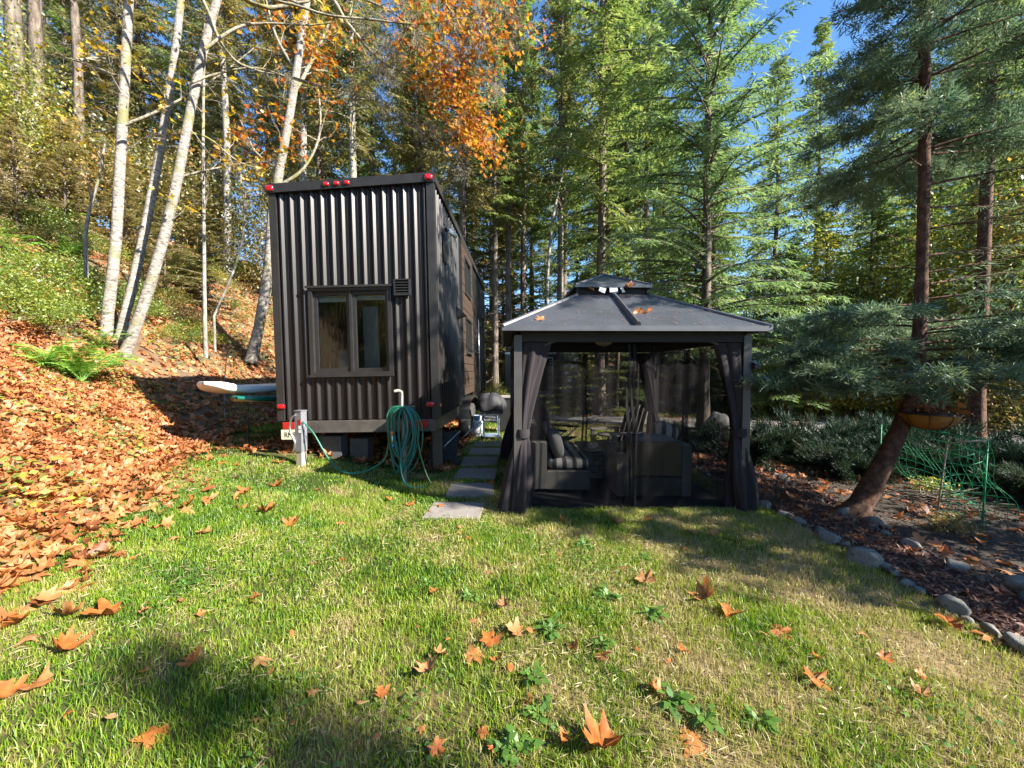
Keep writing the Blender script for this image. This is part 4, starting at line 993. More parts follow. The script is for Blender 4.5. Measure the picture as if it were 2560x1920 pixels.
# fire table with stacked stone sides
r = empty('fire_table', (1.50, 6.05, FZ), (0, 0, R(-4))); tag(r, 'low dark topped table with stacked stone sides between the sofas', 'table')
MB().box(-.46, .46, -.46, .46, .36, .40, bev=.006).build('table_top', M['slate'], r)
MB().box(-.37, .37, -.37, .37, .0, .36).build('core', M['trim'], r)
rg = random.Random(8)
for lv in range(4):
    for side in range(4):
        u = -.40
        while u < .38:
            w = min(rg.uniform(.12, .24), .40 - u)
            if w < .05: break
            d = rg.uniform(.02, .05)
            mb = MB(); mb.box(u + .004, u + w - .004, -.37 - d, -.372, .005 + lv * .089, .005 + lv * .089 + .082, bev=.012, mat=rot4(side)); mb.build('stone_block', M['stone_block'], r); u += w
r = empty('serving_plate', (1.22, 5.80, FZ + .40)); tag(r, 'scalloped cream plate under the potted plant', 'plate')
V, n = [], 32
for rr_, z in ((.0, .004), (.10, .004), (.15, .02), (.15, .014), (.10, 0), (0, 0)):
    for j in range(n):
        a = 2 * math.pi * j / n; k = 1 + (.05 * math.sin(8 * a) if rr_ > .12 else 0); V.append((rr_ * k * math.cos(a), rr_ * k * math.sin(a), z))
mb = MB(); mb.add(V, [(i * n + j, i * n + (j + 1) % n, (i + 1) * n + (j + 1) % n, (i + 1) * n + j) for i in range(5) for j in range(n)], 0, True); mb.build('plate_dish', M['ceramic'], r)
r = empty('plant_pot', (1.22, 5.80, FZ + .421)); tag(r, 'squat cream pot with a small green plant on the stone table', 'plant pot')
V, n = [], 32
for rr_, z in ((.04, 0), (.075, .02), (.09, .05), (.08, .085), (.045, .11), (.03, .105)):
    for j in range(n):
        a = 2 * math.pi * j / n; k = 1 + .05 * math.cos(8 * a); V.append((rr_ * k * math.cos(a), rr_ * k * math.sin(a), z))
mb = MB(); mb.add(V, [(i * n + j, i * n + (j + 1) % n, (i + 1) * n + (j + 1) % n, (i + 1) * n + j) for i in range(5) for j in range(n)], 0, True); mb.build('pot', M['ceramic'], r)
rg_ = rnd(2); nn = 46; P = rg_.normal(0, .03, (nn, 3)) + np.array([.02, 0, .15]); D = rg_.normal(0, 1, (nn, 3)); D[:, 2] = abs(D[:, 2])
link('leaves', np_mesh('leaves', *kites(P, D, rg_.normal(0, 1, (nn, 3)), np.full(nn, .05), np.full(nn, .014))), M['leaf_green'], r)
# folding camp chair behind the sofa
def camp_chair(loc, rz, lab):
    r = empty('camping_chair', loc, (0, 0, rz)); tag(r, lab, 'chair')
    mb = MB(); mb.add([(-.25, .0, .44), (.25, .0, .44), (.24, -.45, .47), (-.24, -.45, .47), (-.25, .0, .43), (.25, .0, .43), (.24, -.45, .46), (-.24, -.45, .46)], [(0, 3, 2, 1), (4, 5, 6, 7), (2, 3, 7, 6)]); mb.build('seat', M['camp_cloth'], r)
    V = []
    for i in range(7):
        t = i / 6; z = .46 + .62 * t; y = .02 + .20 * t
        for x in (-.26, -.13, 0, .13, .26): V.append((x * (1 - .12 * max(0, t - .7) * 3), y + .03 * (1 - (x / .26) ** 2), z - .06 * (x / .26) ** 2 * (t > .9)))
    mb = MB(); mb.add(V, [(i * 5 + j, i * 5 + j + 1, i * 5 + j + 6, i * 5 + j + 5) for i in range(6) for j in range(4)], 0, True); mb.build('backrest', M['camp_cloth'], r)
    for sx in (-1, 1):
        MB().tube([(sx * .27, -.45, .0), (sx * .27, .02, .50), (sx * .27, .24, 1.10)], .012, 6).build('frame_tube', M['alloy'], r)
        MB().tube([(sx * .28, .22, .0), (sx * .28, -.42, .62)], .012, 6).build('leg', M['alloy'], r)
        MB().box(sx * .28 - .03, sx * .28 + .03, -.46, .08, .62, .65, bev=.008).build('armrest', M['black_plastic'], r)
camp_chair((.62, 6.62, FZ), R(60), 'black folding camping chair behind the grey sofa')
r = empty('garden_chair', (1.98, 6.72, FZ), (0, 0, R(-70))); tag(r, 'grey slatted garden chair behind the loveseat', 'chair')
for k in range(5):
    x = -.24 + k * .12
    mb = MB(); mb.box(x - .05, x + .05, 0, .02, 0, .62 + .05 * (2 - abs(k - 2)), mat=Matrix.Translation((0, .05, .32)) @ Matrix.Rotation(R(-18), 4, 'X')); mb.build('back_slat', M['grey_wood'], r)
    MB().box(-.30, .30, -.48 + k * .1, -.40 + k * .1, .34, .36).build('seat_slat', M['grey_wood'], r)
for sx in (-1, 1):
    MB().box(sx * .33 - .06, sx * .33 + .06, -.5, .12, .55, .575).build('armrest', M['grey_wood'], r)
    MB().box(sx * .32 - .02, sx * .32 + .02, -.48, -.40, 0, .55).build('leg', M['grey_wood'], r); MB().box(sx * .32 - .02, sx * .32 + .02, .02, .10, 0, .55).build('leg', M['grey_wood'], r)
r = empty('side_table', (1.72, 6.80, FZ)); tag(r, 'small round side table beside the garden chair', 'table')
MB().lathe([(0, .46), (.2, .46), (.21, .475), (.2, .49), (0, .49)], 24).build('table_top', M['grey_wood'], r); MB().tube([(0, 0, 0), (0, 0, .46)], .025, 8).build('stem', M['trim'], r); MB().lathe([(0, 0), (.14, 0), (.13, .02), (0, .025)], 18).build('foot', M['trim'], r)

# ------------------------------------------------------------------ right hand bed: net, basket, stones
r = empty('football_goal', (5.15, 4.15, hz(5.15, 4.15))); tag(r, 'small football goal with loose green netting beside the spruce', 'goal')
FR = [((0, 0, 0), (.02, 0, .93)), ((.02, 0, .93), (.16, 1.35, .91)), ((.16, 1.35, .91), (.2, 1.4, 0)), ((.02, 0, .93), (-.28, .12, .87)), ((-.28, .12, .87), (-.34, .15, 0))]
for a, b in FR[:3]: MB().tube([a, b], .008, 6).build('goal_post', M['net_green'], r)
for a, b in FR[3:]: MB().tube([a, b], .009, 6).build('goal_stay', M['pipe_tan'], r)
rg = rnd(12); paths = []
def netpt(u, v):  # u along the bar, v from the bar down to the ground behind
    top = np.array([.02 + .14 * u, 1.35 * u, .93 - .02 * u]); bot = np.array([.55 + .1 * u, .1 + 1.25 * u, .0])
    p = top * (1 - v) + bot * v; p[2] -= .10 * math.sin(math.pi * v) + .03 * math.sin(9 * u + 7 * v); p[0] += .04 * math.sin(11 * v + 5 * u); p[1] += .03 * math.sin(13 * u + 5 * v); return p
for k in range(15): paths.append((np.array([netpt(k / 14, v) for v in np.linspace(0, 1, 22)]), np.full(22, .0035)))
for k in range(10): paths.append((np.array([netpt(u, k / 9) for u in np.linspace(0, 1, 22)]), np.full(22, .0035)))
def netpt2(u, v):
    a = np.array([.02, 0, .93]) * (1 - u) + np.array([-.28, .12, .78]) * u; b = np.array([.0, -.02, .0]) * (1 - u) + np.array([-.36, .12, .0]) * u
    p = a * (1 - v) + b * v; p[0] += .025 * math.sin(14 * v + 4 * u); p[1] += .03 * math.sin(10 * v + 6 * u); return p
for k in range(7): paths.append((np.array([netpt2(k / 6, v) for v in np.linspace(0, 1, 20)]), np.full(20, .0035)))
for k in range(9): paths.append((np.array([netpt2(u, k / 8) for u in np.linspace(0, 1, 10)]), np.full(10, .0035)))
link('netting', np_mesh('netting', *tubes_np(paths, 4)), M['net_green'], r)

bp = at(2322, 1035, 4.25)
r = empty('hanging_basket', bp); tag(r, 'hanging half-round basket with an orange brown liner beside the leaning trunk', 'basket')
V, n = [], 30
for t in np.linspace(0, 1, 7):
    a = t * math.pi / 2
    for j in range(n):
        b = 2 * math.pi * j / n; V.append((.24 * math.cos(a) * math.cos(b) * (1 + .03 * math.sin(6 * b)), .24 * math.cos(a) * math.sin(b), -.17 * math.sin(a)))
mb = MB(); mb.add(V, [(i * n + j, i * n + (j + 1) % n, (i + 1) * n + (j + 1) % n, (i + 1) * n + j) for i in range(6) for j in range(n)], 0, True); mb.build('liner', M['coir'], r)
mb = MB(); mb.lathe([(.22, -.02), (.22, .01), (0, .03)], 20); mb.build('soil', M['mulch'], r)
mb = MB()
for j in range(8):
    b = 2 * math.pi * j / 8; mb.tube([(.246 * math.cos(t) * math.cos(b), .246 * math.cos(t) * math.sin(b), -.176 * math.sin(t)) for t in np.linspace(0, 1.5, 6)], .004, 5)
mb.tube([(.248 * math.cos(a), .248 * math.sin(a), .005) for a in np.linspace(0, 2 * math.pi, 30)], .006, 5); mb.build('wire_cage', M['trim'], r)
for j in range(3):
    b = 2 * math.pi * j / 3; MB().tube([(.24 * math.cos(b), .24 * math.sin(b), 0), (0, 0, .62)], .003, 4).build('chain', M['trim'], r)
rg_ = rnd(4); nn = 60; P = rg_.normal(0, .09, (nn, 3)) * [1, 1, .3] + [0, 0, .05]; D = rg_.normal(0, 1, (nn, 3))
link('dry_leaves', np_mesh('dry_leaves', *kites(P, D, rg_.normal(0, 1, (nn, 3)), np.full(nn, .10), np.full(nn, .03))), M['litter'], r)

def stone_mesh(seed, flat=.6):
    rg = rnd(seed); import bmesh
    bm = bmesh.new(); bmesh.ops.create_icosphere(bm, subdivisions=3, radius=1.0)
    d = rg.normal(0, 1, (11, 3)); d = d / np.linalg.norm(d, axis=1)[:, None]; cut = rg.uniform(.45, .85, 11)
    for v in bm.verts:
        p = np.array(v.co)
        for a, c in zip(d, cut):
            k = p @ a
            if k > c: p = p - a * (k - c) * .85
        p = p * (1 + .05 * math.sin(5 * p[0] + seed) * math.sin(4 * p[1]) + .03 * math.sin(11 * p[2] + 7 * p[0])); v.co = p * [1, .8, flat]
    me = bpy.data.meshes.new('stone'); bm.to_mesh(me); bm.free(); me.polygons.foreach_set('use_smooth', [True] * len(me.polygons)); me.materials.append(M['stone']); return me
SM = [stone_mesh(s, f) for s, f in ((1, .6), (2, .7), (3, .5), (4, .65), (5, .8), (6, .55), (7, .7))]
def stone(x, y, s, rz, k, label, group, sink=.30):
    o = bpy.data.objects.new('edging_stone', SM[k % len(SM)]); COL.objects.link(o)
    o.location = (x, y, hz(x, y) + s * (.55 - sink)); o.scale = (s, s, s); o.rotation_euler = (R(random.uniform(-12, 12)), R(random.uniform(-12, 12)), rz)
    return tag(o, label, 'stone', group)
random.seed(11)
named = {}
y = -.6; k = 0
while y < 6.6:
    s = random.choice((.04, .05, .062, .075, .10, .055)); x = 3.05 + .05 * math.sin(y * 2.1) + random.uniform(-.04, .04)
    stone(x, y, s, random.uniform(0, 6.3) if s < .09 else R(90) + random.uniform(-.3, .3), k, 'grey stone in the edging between the lawn and the mulch path', 'stones edging the lawn'); y += s * random.uniform(1.5, 2.4); k += 1
y = .2
while y < 6.8:
    s = random.choice((.04, .055, .065, .10, .05)); x = 3.72 + .10 * math.sin(y * 1.1) + max(0, y - 3.4) * .17 + random.uniform(-.05, .05)
    stone(x, y, s, random.uniform(0, 6.3), k, 'grey stone in the far edging of the mulch path', 'stones along the far side of the mulch path'); y += s * random.uniform(1.6, 3.4); k += 1
for x, y, s, lab in ((3.02, 3.62, .115, 'upright rounded stone in the lawn edging below the leaning trunk'), (2.99, 3.22, .17, 'big grey boulder in the lawn edging'), (3.88, 4.05, .12, 'pale rounded stone at the foot of the leaning trunk'), (3.82, 2.72, .20, 'large smooth stone beyond the mulch path at the edge of the picture')):
    stone(x, y, s, 1.2, k, lab, None, .32); k += 1
o = bpy.data.objects.new('boulder', stone_mesh(21, .9)); COL.objects.link(o); o.data.materials[0] = M['stone_pale']; o.location = (5.2, 9.7, .22); o.scale = (.42,) * 3; tag(o, 'pale boulder at the near edge of the driveway', 'boulder')
# ------------------------------------------------------------------ vegetation generators
def conifer(seed, Ht, zb, Rm, dz=.42, nb=5, up=.18, droop=.34, tw=.42, sp=.17, kl=.17, kw=.028, sub=3, hang=.10, shape=.8, dead=36, r0=.16, sweep=None, ntip=1, reach=None):
    """-> crown (V, quads), wood (V, quads): whorled limbs carrying flat sprays of small needle faces"""
    rg = rnd(seed); Ps, Ds, Ns, Ls, Ws, paths = [], [], [], [], [], []
    tz = np.linspace(0, Ht, 12); trunk_r = r0 * (1 - tz / Ht) ** .85 + .012; trunk_r[0] *= 1.35
    wob = .05 * np.sin(tz * .6 + seed) * np.minimum(tz / 4, 1)
    paths.append((np.stack([wob, .6 * wob, tz], 1), trunk_r))
    z = zb
    while z < Ht * .985:
        f = (z - zb) / (Ht - zb)
        Lb = Rm * max(.06, (1 - f)) ** shape * (.55 + .45 * min(1, f / .10))
        for b in range(nb):
            az = rg.uniform(0, 2 * math.pi); L = Lb * rg.uniform(.65, 1.12)
            if reach is not None: L *= reach(az, z)
            if L < .12: continue
            zz = z + rg.uniform(-.2, .2) * dz * 1.5
            s = np.linspace(0, 1, 7); u_ = up * (1 + .9 * f) + rg.uniform(-.08, .08)
            bend = rg.uniform(-.12, .12)
            hdir = np.array([math.cos(az), math.sin(az), 0]); sd_ = np.array([-math.sin(az), math.cos(az), 0])
            pts = hdir * (L * s)[:, None] + sd_ * (bend * L * s ** 2)[:, None] + np.array([0, 0, 1.0]) * (zz + L * (u_ * s - droop * (1 - .6 * f) * s ** 2 + .10 * s ** 3))[:, None]
            paths.append((pts, np.maximum(.004, (.010 + .012 * L) * (1 - s * .92))))
            m = max(3, int(L / sp)); st = np.linspace(.10, 1.0, m) + rg.uniform(-.4, .4, m) / m * .8; st = np.clip(st, .06, 1)
            P = np.stack([np.interp(st, s, pts[:, k]) for k in range(3)], 1)
            T = norm(np.stack([np.interp(np.clip(st + .05, 0, 1), s, pts[:, k]) - np.interp(np.clip(st - .05, 0, 1), s, pts[:, k]) for k in range(3)], 1))
            S_ = norm(np.cross(T, [0, 0, 1.0]))
            for sg in (-1, 1):
                an = R(52) + rg.normal(0, .16, m)
                D = T * np.cos(an)[:, None] + sg * S_ * np.sin(an)[:, None] + np.array([0, 0, -1.0]) * (hang + rg.normal(0, .10, m))[:, None]; D = norm(D)
                tl = tw * (1 - .62 * st) * rg.uniform(.6, 1.15, m) * min(1, .4 + L / 2)
                for q in range(sub):
                    u = (q + .6) / sub
                    base = P + D * (tl * u * .8)[:, None] + np.array([0, 0, -1.0]) * (tl * u * u * hang * .7)[:, None]
                    for s2 in (-1, 1):
                        a2 = s2 * (R(38) + rg.normal(0, .25, m)); Nn = norm(np.array([0, 0, 1.0]) + rg.normal(0, .32, (m, 3)))
                        E = norm(np.cross(Nn, D)); D2 = D * np.cos(a2)[:, None] + E * np.sin(a2)[:, None] + rg.normal(0, .12, (m, 3)); D2[:, 2] -= hang * .5
                        Ps.append(base); Ds.append(D2); Ns.append(Nn); Ls.append(kl * rg.uniform(.6, 1.25, m)); Ws.append(kw * rg.uniform(.7, 1.3, m))
                Ps.append(P); Ds.append(D); Ns.append(norm(np.array([0, 0, 1.0]) + rg.normal(0, .3, (m, 3)))); Ls.append(tl * 1.05); Ws.append(np.full(m, kw * .9))
        z += dz * rg.uniform(.7, 1.3) * (1 - .35 * f)
    for k in range(dead):
        z = rg.uniform(.6, zb + .25 * (Ht - zb)); az = rg.uniform(0, 6.28); L = rg.uniform(.3, 1.0) * Rm * .5
        s = np.linspace(0, 1, 5); h = np.array([math.cos(az), math.sin(az), 0])
        pts = h * (L * s)[:, None] + np.array([0, 0, 1.0]) * (z + L * (rg.uniform(-.1, .25) * s - .3 * s ** 2))[:, None] + rg.normal(0, .03, (5, 3)) * s[:, None]
        paths.append((pts, np.maximum(.003, .014 * (1 - s * .85))))
        for q in range(4):
            i = rg.uniform(.3, .95); b0 = np.array([np.interp(i, s, pts[:, c]) for c in range(3)]); dv = norm(h + rg.normal(0, .7, 3)) * L * .35
            paths.append((np.stack([b0, b0 + dv * .5 + [0, 0, -.03], b0 + dv + [0, 0, -.10]]), np.array([.006, .004, .002])))
    V, F = kites(np.concatenate(Ps), np.concatenate(Ds), np.concatenate(Ns), np.concatenate(Ls), np.concatenate(Ws), bend=.06)
    return (V, F), tubes_np(paths, 6)

def make_proto(seed, crown_mat, wood_mat, **kw):
    (V, F), (WV, WF) = conifer(seed, **kw)
    c = np_mesh('crown', V, F); c.materials.append(crown_mat)
    w = np_mesh('trunk', WV, WF, True); w.materials.append(wood_mat)
    return c, w

def plant_tree(name, label, proto, x, y, scale=1.0, rz=0.0, group=None, crown_mat=None, wood_mat=None, lean=(0, 0), z=None, cat='tree', sink=.15):
    r = empty(name, (x, y, (hz(x, y) if z is None else z) - sink), (lean[0], lean[1], rz), scale); tag(r, label, cat, group)
    for nm, me, mm in (('trunk', proto[1], wood_mat), ('crown', proto[0], crown_mat)):
        o = bpy.data.objects.new(nm, me); COL.objects.link(o); o.parent = r
        if mm is not None: o.material_slots[0].link = 'OBJECT'; o.material_slots[0].material = mm
    return r

def template(V, F, pos, X, Y, Z, sc):
    """copies of a small leaf mesh: local axes X,Y,Z (n,3), scale (n,) -> V, F"""
    n, k = len(pos), len(V)
    W_ = pos[:, None, :] + (V[None, :, 0:1] * X[:, None, :] + V[None, :, 1:2] * Y[:, None, :] + V[None, :, 2:3] * Z[:, None, :]) * sc[:, None, None]
    FF = (F[None] + (np.arange(n) * k)[:, None, None]).reshape(-1, F.shape[1])
    return W_.reshape(-1, 3), FF
def maple_leaf(hi=True, curl=.25, fold=.2, seed=0, stem=True):
    rg = rnd(seed)
    half = [(.16, -.07), (.40, -.10), (.28, .13), (.46, .22), (.64, .38), (.47, .47), (.21, .45), (.31, .72), (.11, .77)] if hi else [(.38, -.08), (.28, .14), (.62, .40), (.23, .46), (.22, .75)]
    out = [(0, 0)] + half + [(0, 1.0)] + [(-x, y) for x, y in half[::-1]]
    P = np.array([(0, .34)] + out, float); P[1:] += rg.normal(0, .018, P[1:].shape)
    r2 = P[:, 0] ** 2 + (P[:, 1] - .34) ** 2
    z = curl * r2 + fold * np.abs(P[:, 0]) * (.4 + P[:, 1]) + rg.normal(0, .11, len(P)) * np.sqrt(r2)
    V = np.column_stack([P[:, 0], P[:, 1] - .34, z])
    n = len(out); F = np.array([(0, 1 + i, 1 + (i + 1) % n) for i in range(n)])
    if stem:
        k = len(V); V = np.vstack([V, [(-.012, -.34, z[1]), (.012, -.34, z[1]), (.03, -.72, z[1] + .10)]]); F = np.vstack([F, [(k, k + 1, k + 2)]])
    return V, F
def rand_basis(rg, n, tilt, up=None):
    Z = np.tile([0, 0, 1.0], (n, 1)) if up is None else up
    Z = norm(Z + rg.normal(0, tilt, (n, 3))); a = rg.normal(0, 1, (n, 3)); X = norm(np.cross(a, Z)); Y = np.cross(Z, X)
    return X, Y, Z
def ground_normal(x, y):
    e = .08; gx = (H(x + e, y) - H(x - e, y)) / (2 * e); gy = (H(x, y + e) - H(x, y - e)) / (2 * e)
    return norm(np.stack([-gx, -gy, np.ones_like(gx)], 1))

# ------------------------------------------------------------------ conifers
PA = make_proto(31, M['fir_green'], M['fir_bark'], Ht=22, zb=6.0, Rm=2.9, dz=.46, nb=5, up=.10, droop=.42, tw=.55, sp=.19, kl=.22, kw=.034, sub=2, dead=40, r0=.19, hang=.16)
PB = make_proto(32, M['fir_green'], M['fir_bark'], Ht=25, zb=10, Rm=2.5, dz=.5, nb=5, up=.05, droop=.42, tw=.55, sp=.20, kl=.22, kw=.034, sub=2, dead=70, r0=.20, hang=.2)
PC = make_proto(33, M['fir_green'], M['fir_bark'], Ht=17, zb=2.2, Rm=2.8, dz=.44, nb=5, up=.12, droop=.40, tw=.52, sp=.19, kl=.21, kw=.032, sub=2, dead=24, r0=.15, hang=.14)
PD = make_proto(34, M['cedar_green'], M['fir_bark'], Ht=15.5, zb=2.4, Rm=3.5, dz=.36, nb=5, up=.30, droop=.46, tw=.62, sp=.15, kl=.19, kw=.018, sub=3, dead=14, r0=.15, hang=.30, shape=.62)
PE = make_proto(35, M['fir_green'], M['fir_bark'], Ht=6.5, zb=.35, Rm=1.9, dz=.30, nb=5, up=.2, droop=.34, tw=.42, sp=.15, kl=.17, kw=.026, sub=2, dead=4, r0=.07)

def px_x(px, d): return (px - 1280) / F_PX * d
random.seed(3)
def fir(px, d, proto, sc, label, mat_=None, group=None, rz=None, name='fir_tree', wm=None):
    return plant_tree(name, label, proto, px_x(px, d), d, sc, random.uniform(0, 6.28) if rz is None else rz, group, mat_, wm)
OL = M['fir_olive']
fir(1500, 14.0, PA, 1.0, 'tall fir with a straight brown trunk rising right behind the gazebo vent')
fir(1562, 17.5, PB, .95, 'fir trunk just right of the tall fir behind the gazebo')
fir(1612, 16.5, PB, .85, 'slim dark fir between the tall fir and the bright soft tree')
fir(1400, 18.5, PB, 1.0, 'fir behind the left slope of the gazebo roof', OL)
fir(1238, 18.5, PB, .85, 'slender fir next to the far corner of the house')
fir(1272, 20.0, PB, .95, 'thick trunked fir between the house and the gazebo', OL)
fir(1160, 17.0, PB, .9, 'fir showing above the right corner of the house roof', OL)
fir(1045, 21.0, PA, .95, 'fir behind the orange maple branch', OL)
fir(1330, 24.0, PC, 1.0, 'bushy fir behind the space between house and gazebo')
fir(890, 17.0, PB, 1.0, 'grey trunked fir above the middle of the house roof', OL, wm=M['grey_bark'])
fir(772, 19.0, PB, 1.0, 'pale trunked fir right of the leaning alder', OL, wm=M['grey_bark'])
fir(580, 18.0, PB, .9, 'slim tan trunked fir left of the house roof', OL, wm=M['grey_bark'])
fir(75, 12.5, PB, 1.15, 'thick dark fir at the left edge of the picture', OL)
fir(122, 13.6, PB, 1.05, 'dark fir beside the thick one at the left edge', OL)
fir(222, 15.5, PB, .9, 'fir trunk left of the three white alder stems', OL)
fir(1760, 10.8, PD, 1.0, 'broad soft light green conifer right of the gazebo roof', name='conifer_tree')
fir(2032, 22.0, PA, .97, 'dark fir with a pointed top against the blue sky')
fir(2185, 19.0, PA, .80, 'dark fir between the pointed fir and the near spruce')
fir(2445, 7.6, PB, .60, 'dark trunk behind the football goal', wm=M['spruce_bark'])
fir(1930, 16.0, PC, .85, 'fir behind the right half of the bright soft conifer')
fir(2420, 15.0, PA, .85, 'fir behind the near spruce at the right edge')
fir(2620, 12.0, PA, .9, 'fir at the far right edge of the picture')
# rows of forest behind
rg = random.Random(77); back = 0
for row, (d0, d1, step) in enumerate(((22, 27, 105), (29, 36, 95), (38, 52, 80))):
    px = -420 + row * 40
    while px < 3000:
        d = rg.uniform(d0, d1); pr = rg.choice((PA, PB, PC, PA)); p = px + rg.uniform(-35, 35)
        if 1830 < p < 2150 and row < 2 or 1900 < p < 2120: px += step; continue
        fir(p, d, pr, rg.uniform(.8, 1.15), ('fir of the dense forest above the leafy bank' if p < 640 else 'fir of the dense forest behind the house roof' if p < 1180 else 'fir of the dense forest behind the gazebo' if p < 1800 else 'fir of the dense forest behind the spruce at the right'), OL if p < 1150 and rg.random() < .8 else None, ('forest firs above the bank' if p < 640 else 'forest firs behind the house' if p < 1180 else 'forest firs behind the gazebo' if p < 1800 else 'forest firs at the right'), rg.uniform(0, 6.28)); back += 1
        px += step * rg.uniform(.75, 1.25)
# understorey firs
for px, d, sc in ((420, 13, .55), (520, 14, .75), (930, 19, .9), (1330, 22, .8), (1420, 25, .9), (1700, 17, .9), (1820, 19, 1.0), (1600, 23, 1.0), (1980, 15, .8), (2100, 14, .7), (2300, 13, .7), (60, 10.5, .5), (180, 12, .6), (2520, 11, .8), (1480, 27, 1.1), (840, 24, 1.0), (330, 14, .6)):
    fir(px, d, PE, sc, 'young fir in the undergrowth at the forest edge', OL if px < 900 else None, 'young firs at the forest edge', name='young_fir')
for i in range(44):
    px, d = -250 + i * 73 + rg.uniform(-25, 25), rg.uniform(23, 36)
    if px > 1180: fir(px, d, PE, rg.uniform(1.1, 2.0), 'bushy fir filling the dark base of the far forest', OL if px < 1300 else None, 'bushy firs at the base of the far forest', name='young_fir')
for i in range(16):
    px, d = 1480 + i * 85 + rg.uniform(-30, 30), rg.uniform(13.5, 20)
    if px > 1800: d = rg.uniform(12.5, 18)
    fir(px, d, PE, rg.uniform(.7, 1.4), 'bushy young fir beyond the driveway', None, 'young firs beyond the driveway', name='young_fir')
# trees to the right, outside the frame, whose shade dapples the lawn
for x, y, pr, sc, lab in ((11.6, -4.0, PA, .46, 'fir outside the frame to the right, shading the lawn'), (9.0, .62, PE, 1.12, 'fir outside the frame beyond the mulch path'), (8.4, 2.0, PE, .95, 'bushy fir outside the frame beside the bed'), (5.2, -1.3, PE, .5, 'young fir outside the frame near the lawn')):
    plant_tree('fir_tree', lab, pr, x, y, sc, 1.0)

for i in range(14):
    x, y = rg.uniform(20, 32), -22 + i * 2.3 + rg.uniform(-1, 1)
    plant_tree('fir_tree', 'low fir of the wood outside the frame to the right', PC, x, y, rg.uniform(.45, .65), rg.uniform(0, 6.28), 'firs outside the frame to the right')
place_later = []
# forest behind the viewer, mirrored in the windows
for i in range(22):
    a = R(118 + i * 6.6 + rg.uniform(-2, 2)); d = rg.uniform(13, 24); x, y = d * math.cos(a) - 1, d * math.sin(a) - 2
    if x > 5 or y > -6.5: continue
    plant_tree('fir_tree', 'fir of the forest behind the viewer, seen only in reflections', rg.choice((PA, PC, PC)), x, y, rg.uniform(.7, 1.0), rg.uniform(0, 6.28), 'forest firs behind the viewer')
for i in range(30):
    x, y = rg.uniform(-13, -3.6), rg.uniform(-11, -1.0)
    place_later.append((x, y, rg.uniform(.6, 1.1), rg.uniform(0, 6.28)))
# the near blue spruce with its leaning, curving trunk
sp_pts = [at(2128, 1300, 4.36), at(2190, 1190, 4.36), at(2262, 1040, 4.38), at(2292, 930, 4.4), at(2300, 800, 4.42), at(2308, 560, 4.45), at(2312, 250, 4.48), at(2312, -60, 4.5)]
top = sp_pts[-1] + Vector((0.02, .03, 3.6)); base = sp_pts[0].copy()
SPR = catmull([tuple(p) for p in sp_pts] + [tuple(top)], 5)
r = empty('spruce_tree', base); tag(r, 'blue green spruce with a leaning reddish trunk beside the mulch path', 'tree')
zz = SPR[:, 2] - SPR[0, 2]; rad = np.interp(zz, [0, .18, .7, 1.2, 2.5, 5.5, 9.5], [.20, .112, .092, .074, .056, .046, .012])
V, F = tubes_np([(SPR - np.array(base), rad)], 14); rgn = rnd(2); V = V + rgn.normal(0, .004, V.shape)
link('trunk', np_mesh('trunk', V, F, True), M['spruce_bark'], r)
